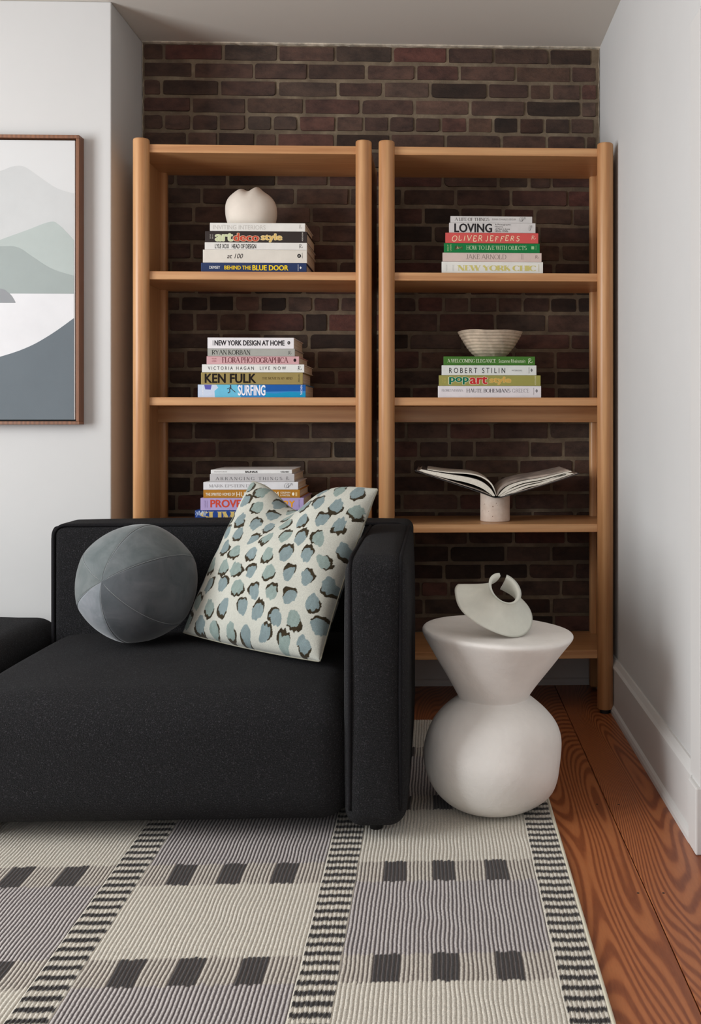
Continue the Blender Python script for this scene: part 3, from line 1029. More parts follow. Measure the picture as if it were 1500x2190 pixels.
M_pages = pages_mat()
STACKS = [
 ('L1', 1.543, [
  (-0.8239, -0.4559, 0.0356, (27, 46, 88), 'navy blue book with yellow and white title, bottom of the stack under the vase', [
    ('sans+', 'DEMSEY', -0.7947, -0.7573, 0.014, 0.0241, (225, 225, 225)),
    ('sans++', 'BEHIND THE', -0.7427, -0.65, 0.0119, 0.0255, (225, 190, 40)),
    ('sans++', 'BLUE DOOR', -0.6451, -0.5196, 0.0091, 0.0278, (240, 205, 40)),
    ('sansr', 'VENDOME', -0.487, -0.4837, 0.0075, 0.0305, (230, 230, 230)),
    ('dot', '', -0.4804, -0.4731, 0.0141, 0.024, (230, 230, 230)),
  ]),
  (-0.8174, -0.4543, 0.0459, (214, 208, 198), 'thick off-white book whose spine has a small black italic title, lying on the navy book', [
    ('ital', 'at 100', -0.733, -0.6777, 0.0152, 0.0319, (50, 45, 45)),
    ('disc', 'A', -0.4886, -0.4755, 0.0182, 0.0323, (25, 22, 22)),
    ('sansr', 'ABRAMS', -0.4723, -0.469, 0.0167, 0.0364, (90, 85, 80)),
  ]),
  (-0.8109, -0.4543, 0.0257, (220, 217, 212), 'thin white book with narrow black capitals, lying directly beneath the dark brown book', [
    ('sans+', 'LYLE XOX   HEAD OF DESIGN', -0.7752, -0.6321, 0.004, 0.0196, (30, 28, 28)),
    ('script', 'R', -0.4821, -0.469, 0.0058, 0.0206, (60, 55, 55)),
  ]),
  (-0.8093, -0.4543, 0.0392, (42, 31, 29), 'dark brown book with large cream, orange and tan lowercase title', [
    ('sans++', 'art', -0.7736, -0.7135, 0.0035, 0.0317, (200, 205, 165), (225, 225, 195)),
    ('sans++', 'deco', -0.7118, -0.6223, 0.0039, 0.0323, (190, 75, 55), (230, 205, 175)),
    ('sans++', 'style', -0.6142, -0.5425, 0.0012, 0.0312, (215, 180, 110), (235, 215, 165)),
    ('sansr', 'VINTAGE', -0.793, -0.7898, 0.0116, 0.028, (190, 185, 175)),
    ('sansr', 'DECO', -0.7857, -0.7817, 0.0116, 0.028, (190, 185, 175)),
    ('sansr', 'ASSOULINE', -0.4723, -0.4682, 0.0054, 0.0367, (225, 220, 210)),
  ]),
  (-0.793, -0.4608, 0.0294, (222, 219, 213), 'white book with pale grey embossed title, top of the stack right beneath the cream vase', [
    ('sans', 'INVITING INTERIORS', -0.7817, -0.5995, 0.0059, 0.021, (196, 192, 186)),
    ('script', 'R', -0.4821, -0.4723, 0.0095, 0.0244, (170, 166, 160)),
  ]),
 ]),
 ('L2', 1.1065, [
  (-0.8352, -0.4592, 0.0455, (45, 130, 195), 'blue and white book with a tall white title, bottom of the middle left stack', [
    ('surf', '', -0.8352, -0.4592, 0.0, 0.0455, (0, 0, 0)),
    ('sans++', 'SURFING', -0.6956, -0.5995, 0.0066, 0.0436, (240, 238, 245)),
    ('sansr', 'TASCHEN', -0.4772, -0.4706, 0.0085, 0.043, (240, 240, 245)),
    ('sansr', 'SURFING', -0.819, -0.8158, 0.0098, 0.0425, (240, 240, 245)),
  ]),
  (-0.8239, -0.469, 0.0423, (150, 132, 78), 'olive brown book with heavy black capitals, resting on the blue and white book', [
    ('sans++', 'KEN FULK', -0.8109, -0.6321, 0.0049, 0.0379, (30, 22, 18)),
    ('serif', 'THE MOVIE IN MY MIND', -0.6109, -0.5049, 0.0175, 0.0267, (100, 80, 45)),
    ('sansr', 'ASSOULINE', -0.4853, -0.4804, 0.0078, 0.0357, (60, 45, 30)),
  ]),
  (-0.8206, -0.4641, 0.0286, (222, 222, 218), 'white book with widely spaced thin black capitals, between the olive and the pink books', [
    ('sans', 'V I C T O R I A   H A G A N', -0.7995, -0.6402, 0.0091, 0.0208, (35, 35, 40)),
    ('sans', 'L I V E   N O W', -0.6191, -0.5278, 0.0094, 0.021, (35, 35, 40)),
    ('script', 'R', -0.487, -0.4723, 0.0072, 0.0236, (60, 60, 60)),
  ]),
  (-0.8044, -0.4821, 0.0285, (205, 160, 163), 'pink book with dark red narrow serif title', [
    ('serif', 'FLORA PHOTOGRAPHICA', -0.7508, -0.5196, 0.005, 0.0243, (95, 35, 45)),
    ('sans', 'WILLIAM', -0.7865, -0.7703, 0.0172, 0.0222, (170, 110, 115)),
    ('sans', 'A EWING', -0.7865, -0.7703, 0.0082, 0.014, (170, 110, 115)),
    ('disc', '', -0.5017, -0.4919, 0.0088, 0.0203, (40, 25, 28)),
  ]),
  (-0.8012, -0.4968, 0.0262, (163, 163, 156), 'grey book with black serif title, second from the top on the middle left shelf', [
    ('serif', 'RYAN KORBAN', -0.7865, -0.6516, 0.005, 0.0217, (45, 45, 42)),
    ('script', 'R', -0.5196, -0.5082, 0.0056, 0.0187, (60, 60, 58)),
  ]),
  (-0.8012, -0.5, 0.0393, (226, 222, 224), 'white book with bold narrow black capitals, top of the stack on the middle left shelf', [
    ('sans++', 'NEW YORK DESIGN AT HOME', -0.7768, -0.5327, 0.0107, 0.0294, (35, 30, 36)),
    ('disc', 'A', -0.5229, -0.5131, 0.0146, 0.027, (35, 30, 36)),
    ('bar', '', -0.7833, -0.7809, 0.0107, 0.0287, (150, 148, 150)),
  ]),
 ]),
 ('L3', 0.662, [
  (-0.8449, -0.4363, 0.0494, (22, 62, 138), 'royal blue book with tall gold serif letters, bottom of the stack behind the spotted pillow', [
    ('serifb', 'SLIM AARONS', -0.8271, -0.4657, 0.0097, 0.0462, (205, 180, 110)),
    ('scrib', '', -0.8433, -0.8044, 0.0262, 0.0481, (190, 205, 230)),
  ]),
  (-0.8255, -0.4657, 0.0432, (176, 158, 202), 'lavender book with chunky red and orange title behind the spotted pillow', [
    ('sans++', 'PROVENCE', -0.7914, -0.6126, 0.0098, 0.0371, (205, 75, 55)),
    ('sans++', 'GLORY', -0.6012, -0.4968, 0.0092, 0.0335, (235, 160, 40)),
    ('sansr', 'VINTAGE', -0.8109, -0.8076, 0.0098, 0.0344, (130, 110, 150)),
    ('sansr', 'PROVENCE', -0.8036, -0.8012, 0.0098, 0.0343, (130, 110, 150)),
    ('sansr', 'ASSOULINE', -0.4837, -0.4804, 0.0088, 0.0367, (110, 95, 130)),
  ]),
  (-0.8158, -0.4788, 0.0286, (176, 118, 28), 'golden ochre book with white title behind the spotted pillow', [
    ('sans+', 'THE SPIRITED HOMES OF', -0.8076, -0.7053, 0.0082, 0.0177, (245, 238, 220)),
    ('sans', 'HUNT SLONEM', -0.7004, -0.5539, 0.0046, 0.0214, (245, 238, 220)),
    ('sans+', 'COLEMAN', -0.5474, -0.5131, 0.0149, 0.0213, (245, 238, 220)),
    ('sans+', '& WAITZEL', -0.5474, -0.5131, 0.0058, 0.0115, (245, 238, 220)),
    ('disc', '', -0.5066, -0.4984, 0.0074, 0.0188, (245, 238, 220)),
    ('bar', '', -0.4951, -0.4886, 0.0057, 0.0188, (225, 190, 130)),
  ]),
  (-0.8158, -0.4853, 0.0271, (222, 220, 222), 'white book with faint grey serif capitals, third from the top above the ochre book', [
    ('serif', 'MARK EPSTEIN DESIGNS', -0.7963, -0.5946, 0.0081, 0.0191, (165, 160, 162)),
    ('loop', '', -0.5343, -0.5033, 0.0058, 0.023, (120, 118, 120)),
  ]),
  (-0.793, -0.4984, 0.0281, (192, 188, 188), 'light grey book with widely spaced serif capitals, second from the top of its stack', [
    ('serif', 'A R R A N G I N G   T H I N G S', -0.7736, -0.5408, 0.0065, 0.0175, (115, 112, 114)),
    ('script', 'R', -0.5278, -0.5164, 0.006, 0.0191, (115, 112, 114)),
  ]),
  (-0.7898, -0.5066, 0.015, (226, 224, 222), 'slim white book, top of the stack on the lower left shelf', [
    ('sans++', 'BAUHAUS', -0.6695, -0.6272, 0.0039, 0.0112, (35, 32, 32)),
    ('sans+', 'TASCHEN', -0.5474, -0.518, 0.0044, 0.0101, (40, 36, 36)),
    ('sans', 'MAGDALENA DROSTE', -0.7784, -0.733, 0.0057, 0.0097, (150, 148, 146)),
  ]),
 ]),
 ('R1', 1.543, [
  (0.0186, 0.3779, 0.0442, (224, 224, 218), 'white book with wide gold capitals, bottom of the stack on the upper right shelf', [
    ('serifb', 'NEW YORK CHIC', 0.073, 0.3529, 0.0111, 0.0324, (205, 196, 120)),
    ('sansr', 'ASSOULINE', 0.0334, 0.0384, 0.0108, 0.0323, (200, 200, 195)),
    ('sansr', 'VINTAGE', 0.0565, 0.0631, 0.011, 0.0325, (200, 200, 195)),
    ('bar', '', 0.3612, 0.3637, 0.0109, 0.0358, (205, 200, 170)),
  ]),
  (0.0219, 0.3729, 0.0319, (208, 188, 180), 'pale pink beige book with thin grey serif title on the upper right shelf', [
    ('serifl', 'JAKE ARNOLD', 0.1044, 0.2468, 0.0088, 0.0253, (120, 105, 100)),
    ('bar', '', 0.3006, 0.3023, 0.0082, 0.0273, (170, 150, 145)),
    ('bar', '', 0.3056, 0.307, 0.0083, 0.0273, (170, 150, 145)),
    ('script', 'R', 0.3496, 0.3629, 0.0118, 0.0235, (140, 115, 110)),
  ]),
  (0.0268, 0.3662, 0.0335, (0, 118, 58), 'bright green book with pale serif title on the upper right shelf', [
    ('serif', 'HOW TO LIVE WITH OBJECTS', 0.1061, 0.3197, 0.0095, 0.0249, (190, 215, 175)),
    ('flower', '', 0.0631, 0.0945, 0.0068, 0.0268, (150, 110, 95)),
    ('bar', '', 0.3363, 0.3463, 0.0126, 0.0234, (150, 190, 140)),
    ('sansr', 'MONACELLI', 0.3513, 0.3546, 0.0102, 0.0268, (150, 190, 140)),
    ('sansr', 'SIGHT', 0.0384, 0.0433, 0.005, 0.0281, (190, 205, 150)),
    ('sansr', 'UNSEEN', 0.0483, 0.0532, 0.0051, 0.0282, (190, 205, 150)),
  ]),
  (0.0318, 0.3612, 0.0368, (206, 84, 80), 'coral red book with cream hand-drawn letters', [
    ('hand', 'OLIVER JEFFERS', 0.0549, 0.2948, 0.0051, 0.0289, (238, 215, 180)),
    ('script', 'R', 0.3363, 0.3529, 0.0135, 0.0285, (235, 205, 180)),
  ]),
  (0.045, 0.3513, 0.0352, (205, 201, 199), 'light grey book with big tight black capitals, lying on the coral red book', [
    ('sans++', 'LOVING', 0.0631, 0.1971, 0.001, 0.0325, (45, 42, 44)),
    ('sans', 'A Photographic', 0.207, 0.2633, 0.0251, 0.0321, (70, 66, 66)),
    ('sans', 'History', 0.207, 0.2352, 0.0176, 0.0244, (70, 66, 66)),
    ('sans', 'of Men in Love', 0.207, 0.26, 0.0105, 0.0172, (70, 66, 66)),
    ('sans', '1850s-1950s', 0.207, 0.2534, 0.0028, 0.0097, (70, 66, 66)),
    ('loop', '', 0.3264, 0.3397, 0.0085, 0.0268, (140, 138, 136)),
  ]),
  (0.0499, 0.3397, 0.0235, (204, 201, 199), 'thin light grey book with small serif title, top of the upper right stack', [
    ('serif', 'A LIFE OF THINGS', 0.0648, 0.1871, 0.0067, 0.0175, (95, 90, 88)),
    ('sans', 'EMMA CHARLES-SEGUR', 0.1971, 0.2816, 0.0093, 0.0157, (150, 146, 144)),
    ('loop', '', 0.2932, 0.3164, 0.005, 0.0209, (120, 116, 114)),
  ]),
 ]),
 ('R2', 1.1065, [
  (0.0054, 0.3712, 0.0417, (220, 216, 220), 'white book with grey serif capitals, bottom of the stack under the ribbed bowl', [
    ('serif', 'HAUTE BOHEMIANS', 0.1061, 0.2617, 0.0182, 0.0316, (85, 80, 88)),
    ('serifl', 'GREECE', 0.2683, 0.328, 0.0184, 0.0317, (110, 105, 112)),
    ('serif', 'FLORES VIANNA', 0.0186, 0.0945, 0.0214, 0.0298, (150, 145, 150)),
    ('sansr', 'VENDOME', 0.343, 0.3463, 0.0102, 0.035, (130, 126, 130)),
    ('dot', '', 0.3504, 0.3596, 0.0168, 0.0317, (130, 126, 130)),
  ]),
  (0.0087, 0.3695, 0.0377, (150, 146, 76), 'olive green book with chunky green, red and tan lowercase title', [
    ('sans++', 'pop', 0.045, 0.1143, 0.005, 0.0315, (20, 110, 80), (225, 225, 200)),
    ('sans++', 'art', 0.1177, 0.1805, 0.0059, 0.0333, (190, 50, 50), (235, 215, 200)),
    ('sans++', 'style', 0.1888, 0.2633, 0.0052, 0.0318, (205, 165, 85), (220, 190, 120)),
    ('sansr', 'VINTAGE', 0.0219, 0.0252, 0.0099, 0.0298, (205, 190, 110)),
    ('sansr', 'POP ART', 0.0285, 0.0326, 0.0099, 0.0298, (205, 190, 110)),
    ('sansr', 'ASSOULINE', 0.348, 0.3529, 0.0038, 0.0352, (230, 225, 190)),
  ]),
  (0.0186, 0.3546, 0.0353, (214, 216, 212), 'white book with plain black sans capitals, under the dark green book', [
    ('sans', 'R O B E R T   S T I L I N', 0.045, 0.2434, 0.0074, 0.026, (30, 30, 30)),
    ('sans', 'INTERIORS', 0.2666, 0.3031, 0.0144, 0.0195, (130, 130, 130)),
    ('sansr', 'VENDOME', 0.3264, 0.3297, 0.0063, 0.0278, (110, 110, 110)),
    ('dot', '', 0.333, 0.3413, 0.0112, 0.0245, (110, 110, 110)),
  ]),
  (0.0252, 0.3496, 0.0313, (62, 112, 36), 'dark green book with pale serif title, top of the stack right beneath the ribbed bowl', [
    ('serif', 'A WELCOMING ELEGANCE', 0.0384, 0.2103, 0.0091, 0.0219, (215, 225, 195)),
    ('sans', 'Suzanne Rheinstein', 0.2202, 0.3148, 0.0087, 0.0213, (205, 218, 185)),
    ('script', 'R', 0.3247, 0.3413, 0.0064, 0.0247, (220, 230, 200)),
  ]),
 ]),
]

GROUPS = {'L1': 'books stacked under the cream vase', 'L2': 'books stacked on the middle left shelf', 'L3': 'books stacked behind the spotted pillow',
          'R1': 'books stacked on the upper right shelf', 'R2': 'books stacked under the ribbed bowl'}
YS = 3.575
STACK_TOP = {}
rb = random.Random(12)
for key, zs, books in STACKS:
    z = zs + 0.0002
    for (x0, x1, th, c, lab, texts) in books:
        depth = 0.235 + rb.random() * 0.03
        t = empty('book', ((x0 + x1) / 2, YS, z))
        tag(t, lab, 'book', GROUPS[key])
        mt = plain('cover_%d_%d_%d' % c, c, 0.5, nscale=20, namount=0.02, spec=0.3)
        th2 = th - 0.0003
        bt = 0.0028 if th > 0.02 else 0.0012
        bm = bmesh.new()
        add_box(bm, x0 - t.location.x, x1 - t.location.x, 0, 0.004, 0, th2, 0.0012, 2)
        add_box(bm, x0 - t.location.x, x1 - t.location.x, 0.0025, depth, 0, bt, 0.0006, 1)
        add_box(bm, x0 - t.location.x, x1 - t.location.x, 0.0025, depth, th2 - bt, th2, 0.0006, 1)
        bm_obj('cover', bm, mt, t)
        bm = bmesh.new()
        add_box(bm, x0 + 0.004 - t.location.x, x1 - 0.004 - t.location.x, 0.004, depth - 0.005, bt * 0.9, th2 - bt * 0.9)
        bm_obj('page_block', bm, M_pages, t)
        for tx in texts:
            put_text(tx, z, YS, t)
        z += th
    STACK_TOP[key] = z
flush_text()

# ------------------------------------------------------------------ cream vase on the left stack
def vase():
    zt_ = STACK_TOP['L1']
    t = empty('vase', (-0.672, 3.70, zt_))
    n, m_ = 80, 44
    V, F = [], []
    rx, H = 0.0905, 0.140
    prof = []
    for i in range(m_ + 1):
        a = i / m_
        a = a if a < 0.6 else 0.6 + 0.4 * (1 - (1 - (a - 0.6) / 0.4) ** 1.7)
        r = math.sqrt(1 - ((0.45 - a) / 0.76) ** 2) if a < 0.45 else math.sqrt(max(0, 1 - ((a - 0.45) / 0.565) ** 2.5))
        prof.append((r, a))

    def P(w, r, zz, inner=0.0):
        fold = 1 + 0.03 * math.sin(3 * w + 3 * zz + 0.6) * zz + 0.02 * math.sin(2 * w + 1.2) + 0.010 * math.sin(5 * w - 3 * zz)
        x = r * rx * fold * math.cos(w)
        y = r * rx * fold * math.sin(w) * 0.95
        k_ = max(0.0, (zz - 0.62) / 0.38)
        lobe = 0.0125 * math.exp(-((x - 0.026) / 0.018) ** 2) + 0.008 * math.exp(-((x + 0.036) / 0.024) ** 2)
        dip = -0.007 * math.exp(-((x + 0.008) / 0.018) ** 2)
        x += -0.004 * math.exp(-((math.sin((w - 4.95) / 2)) / 0.10) ** 2) * zz * r
        return (x, y, zz * H + k_ * (lobe + dip))
    for r, s in prof:
        for k_ in range(n):
            V.append(P(2 * math.pi * k_ / n, r, s))
    for (r, s) in prof[::-1][:10]:
        for k_ in range(n):
            p = P(2 * math.pi * k_ / n, r * 0.86, s)
            V.append((p[0], p[1], p[2] - 0.003))
    rows = len(V) // n
    for i in range(rows - 1):
        for k_ in range(n):
            F.append((i * n + k_, i * n + (k_ + 1) % n, (i + 1) * n + (k_ + 1) % n, (i + 1) * n + k_))
    F.append(tuple(range(n))[::-1])
    F.append(tuple((rows - 1) * n + k_ for k_ in range(n)))
    o = mesh_obj('vase', V, F, plain('matte_cream', (222, 212, 200), 0.75, nscale=8, namount=0.03, bscale=60, bstr=0.08), None, True, t.location)
    bpy.data.objects.remove(t)
    tag(o, 'cream pinched ceramic vase on top of the upper left book stack', 'vase')
    o.name = 'vase'


vase()


# ------------------------------------------------------------------ ribbed bowl
def bowl():
    zt_ = STACK_TOP['R2']
    H, r0, r1 = 0.096, 0.040, 0.1185
    outer, inner = [], []
    N = 84
    for i in range(N + 1):
        a = i / N
        r = r0 + (r1 - r0) * (0.94 * a ** 0.62 + 0.06 * a)
        rip = 0.0020 * (abs(math.sin(a * math.pi * 9)) - 0.5) * (1 if 0.03 < a < 0.93 else 0.2)
        outer.append((r + rip, a * H))
    for i in range(21):
        a = 1 - i / 20
        r = r0 + (r1 - r0) * (0.94 * a ** 0.62 + 0.06 * a) - 0.006
        inner.append((r, max(0.007, a * H)))
    prof = [(r0 - 0.006, 0.0)] + outer + [(r1 - 0.003, H + 0.0015)] + inner + [(0.004, 0.007)]
    rr_ = random.Random(4)
    ph = [rr_.uniform(0, 6.28) for _ in range(6)]

    def fn(w, r, z):
        rr2 = r * (1 + 0.008 * math.sin(2 * w + ph[0]) + 0.006 * math.sin(3 * w + ph[1] + 60 * z)) + 0.0009 * math.sin(11 * w + ph[2] + 90 * z) + 0.0006 * math.sin(23 * w + 150 * z)
        return (rr2 * math.cos(w), rr2 * math.sin(w), z + (0.0015 * math.sin(2 * w + ph[3]) + 0.001 * math.sin(5 * w + ph[4])) * (z / H))
    V, F = lathe_mesh(prof, 96, fn)
    o = mesh_obj('bowl', V, F, plain('stoneware', (186, 168, 148), 0.8, nscale=25, namount=0.10, bscale=150, bstr=0.35, bdist=0.002), None, True, (0.197, 3.70, zt_))
    tag(o, 'beige stoneware bowl with horizontal ridges on top of the right book stack', 'bowl')


bowl()


# ------------------------------------------------------------------ open book on its stone stand
def travertine():
    m, nt, b = new_mat('travertine')
    v = objcoord(nt)
    n = noise(nt, 25, 4, 0.6, v)
    c = ramp(nt, n.outputs[0], [(0.3, (206, 184, 168)), (0.7, (226, 208, 194))])
    vo = node(nt, 'ShaderNodeTexVoronoi')
    vo.inputs['Scale'].default_value = 75
    link(nt, v, vo.inputs['Vector'])
    n2 = noise(nt, 18, 2, 0.5, v)
    ad = node(nt, 'ShaderNodeMath', operation='ADD')
    link(nt, vo.outputs['Distance'], ad.inputs[0])
    link(nt, n2.outputs[0], ad.inputs[1])
    f = ramp(nt, ad.outputs[0], [(0.0, (255, 255, 255)), (0.52, (255, 255, 255)), (0.56, (0, 0, 0))])
    c = mixcol(nt, f, c, lin4((120, 84, 62)))
    link(nt, c, b.inputs['Base Color'])
    b.inputs['Roughness'].default_value = 0.6
    bump(nt, b, ad.outputs[0], 0.2, 0.001)
    return m


def open_book():
    cx, zsh = 0.2128, SH[3]
    # cylinder with a shallow V cut for the spine
    n = 56
    V, F = [], []
    for (r, zf) in ((0.051, 0.0), (0.0535, 0.0025), (0.0535, 1.0), (0.0515, 1.02)):
        for k_ in range(n):
            w = 2 * math.pi * k_ / n
            x, y = r * math.cos(w), r * math.sin(w)
            top = 0.0885 + 0.30 * abs(x)
            z = zf if zf < 0.5 else top + (zf - 1.0) * 0.06
            V.append((x, y, z))
    for i in range(3):
        for k_ in range(n):
            F.append((i * n + k_, i * n + (k_ + 1) % n, (i + 1) * n + (k_ + 1) % n, (i + 1) * n + k_))
    F.append(tuple(range(n))[::-1])
    b0 = 3 * n
    # top: strip triangulation symmetric in y
    half = n // 2
    for k_ in range(1, half):
        a, b_ = k_, n - k_
        a0, b1 = k_ - 1, (n - k_ + 1) % n
        F.append((b0 + a0, b0 + a, b0 + b_, b0 + b1) if k_ > 1 else (b0, b0 + a, b0 + b_))
    F.append((b0 + half - 1, b0 + half, b0 + half + 1))
    st = mesh_obj('book_stand', V, F, travertine(), None, True, (cx, 3.665, zsh + 0.0004))
    mark_sharp(st.data)
    tag(st, 'short pale travertine cylinder under the open book', 'stand')

    t = empty('open_book', (cx, 3.565, zsh + 0.0945))
    tag(t, 'large open book lying face up across the travertine stand', 'book')
    S = 1.0 / 607.0
    X = lambda u: (u - 1064.0) * S
    Z = lambda v: (1062.5 - v) * S
    D = 0.27
    cov = plain('dark_cover', (44, 38, 36), 0.5)
    white = plain('page_edges', (226, 218, 204), 0.9, nscale=200, namount=0.05)
    dark = plain('printed_page', (70, 60, 56), 0.7, nscale=12, namount=0.35)
    grey = plain('printed_page_grey', (150, 136, 126), 0.7, nscale=14, namount=0.25)

    def band(name, up, lo, mat, y0=0.004, y1=D - 0.004):
        pts = [(X(u), Z(v)) for u, v in smooth(up)] + [(X(u), Z(v)) for u, v in smooth(lo)][::-1]
        return prism(name, pts, y0, y1, mat, t)

    def smooth(P, k_=6):
        n_ = len(P)
        o = []
        for i in range(n_ - 1):
            p0, p1, p2, p3 = [np.array(P[max(0, min(n_ - 1, q))], float) for q in (i - 1, i, i + 1, i + 2)]
            for s in range(k_):
                u = s / k_
                o.append(tuple(0.5 * ((2 * p1) + (p2 - p0) * u + (2 * p0 - 5 * p1 + 4 * p2 - p3) * u * u + (3 * p1 - p0 - 3 * p2 + p3) * u ** 3)))
        o.append(tuple(P[-1]))
        return o
    c1 = [(889, 1005), (960, 1029), (1020, 1049), (1055, 1062), (1066, 1063.5), (1080, 1061), (1130, 1047), (1190, 1029), (1242, 1012)]
    band('cover', c1, [(u, v + 1.7) for u, v in c1], cov, 0, D)
    band('endpaper', [(893, 1004.5), (960, 1026), (1020, 1045), (1052, 1058.5)], [(893, 1005.4), (960, 1027.8), (1020, 1047), (1052, 1060)], grey)
    band('page_block', [(903, 1003.5), (950, 1012), (1000, 1020), (1030, 1029), (1050, 1044), (1061, 1061)], [(897, 1006.5), (950, 1021), (1000, 1032), (1030, 1043), (1047, 1054), (1056, 1061)], white)
    band('page_face', [(903, 1002.7), (950, 1011.2), (1000, 1019.2), (1030, 1028.2), (1050, 1043), (1061, 1060)], [(903, 1003.5), (950, 1012), (1000, 1020), (1030, 1029), (1050, 1044), (1061, 1061)], dark)
    band('turning_leaf', [(915, 1003), (960, 1009), (1005, 1012), (1035, 1020), (1055, 1036), (1065, 1061)], [(917, 1004.6), (960, 1011), (1005, 1014.3), (1033, 1022), (1052, 1037), (1063.5, 1061)], white, 0.012)
    band('leaf', [(1067, 1061), (1077, 1049), (1092, 1038), (1120, 1029), (1160, 1022), (1210, 1010), (1224, 1007)], [(1069, 1061.5), (1081, 1053), (1096, 1043), (1122, 1033), (1160, 1026), (1212, 1012), (1226, 1009)], white)
    band('leaf', [(1068.5, 1061), (1082, 1051.5), (1098, 1044), (1124, 1035), (1160, 1028.2), (1212, 1014)], [(1070.5, 1061.5), (1085, 1054.5), (1102, 1046.5), (1126, 1037.5), (1160, 1030), (1214, 1015.5)], white)
    band('page_block', [(1070, 1061.5), (1085, 1055.5), (1103, 1047.5), (1128, 1039), (1160, 1031.5), (1218, 1011)], [(1073, 1062), (1089, 1058.5), (1108, 1051), (1134, 1041.5), (1165, 1034.5), (1231, 1012.5)], white)
    band('page_face', [(1064, 1061), (1068, 1048), (1084, 1034), (1116, 1024), (1160, 1017), (1205, 1008), (1218, 1005)], [(1066, 1061), (1072, 1050), (1088, 1038), (1118, 1028), (1160, 1021), (1208, 1010), (1222, 1007)], grey, 0.014)
    band('endpaper', [(1082, 1058.8), (1130, 1045.2), (1190, 1027.6), (1238, 1011.4)], [(1082, 1060.2), (1130, 1046.7), (1190, 1028.9), (1238, 1012.8)], grey)


open_book()


# ------------------------------------------------------------------ dense woven surfaces
def grid_mesh(name, P, C=None):
    n, m = P.shape[:2]
    me = bpy.data.meshes.new(name)
    nv = n * m
    idx = np.arange(nv).reshape(n, m)
    q = np.stack([idx[:-1, :-1], idx[:-1, 1:], idx[1:, 1:], idx[1:, :-1]], -1).reshape(-1, 4)
    nf = len(q)
    me.vertices.add(nv)
    me.vertices.foreach_set('co', P.reshape(-1).astype(np.float32))
    me.loops.add(nf * 4)
    me.loops.foreach_set('vertex_index', q.reshape(-1).astype(np.int32))
    me.polygons.add(nf)
    me.polygons.foreach_set('loop_start', (np.arange(nf) * 4).astype(np.int32))
    me.polygons.foreach_set('use_smooth', np.ones(nf, dtype=bool))
    me.update(calc_edges=True)
    if C is not None:
        a = me.color_attributes.new('Col', 'FLOAT_COLOR', 'POINT')
        cc = np.concatenate([C.reshape(-1, 3), np.ones((nv, 1))], 1)
        a.data.foreach_set('color', cc.reshape(-1).astype(np.float32))
    me.validate()
    return me


def attr_mat(name, rough, bscale, bstr, sheen=0.0):
    m, nt, b = new_mat(name)
    at = node(nt, 'ShaderNodeAttribute', attribute_name='Col')
    v = objcoord(nt)
    n = noise(nt, bscale, 3, 0.6, v)
    f = ramp(nt, n.outputs[0], [(0.3, (196, 196, 196)), (0.65, (255, 255, 255))])
    link(nt, mixcol(nt, 1.0, at.outputs['Color'], f, 'MULTIPLY'), b.inputs['Base Color'])
    b.inputs['Roughness'].default_value = rough
    b.inputs['Specular IOR Level'].default_value = 0.15
    b.inputs['Sheen Weight'].default_value = sheen
    bump(nt, b, n.outputs[0], bstr, 0.0015)
    return m


L3 = lambda c: np.array(lin(c))


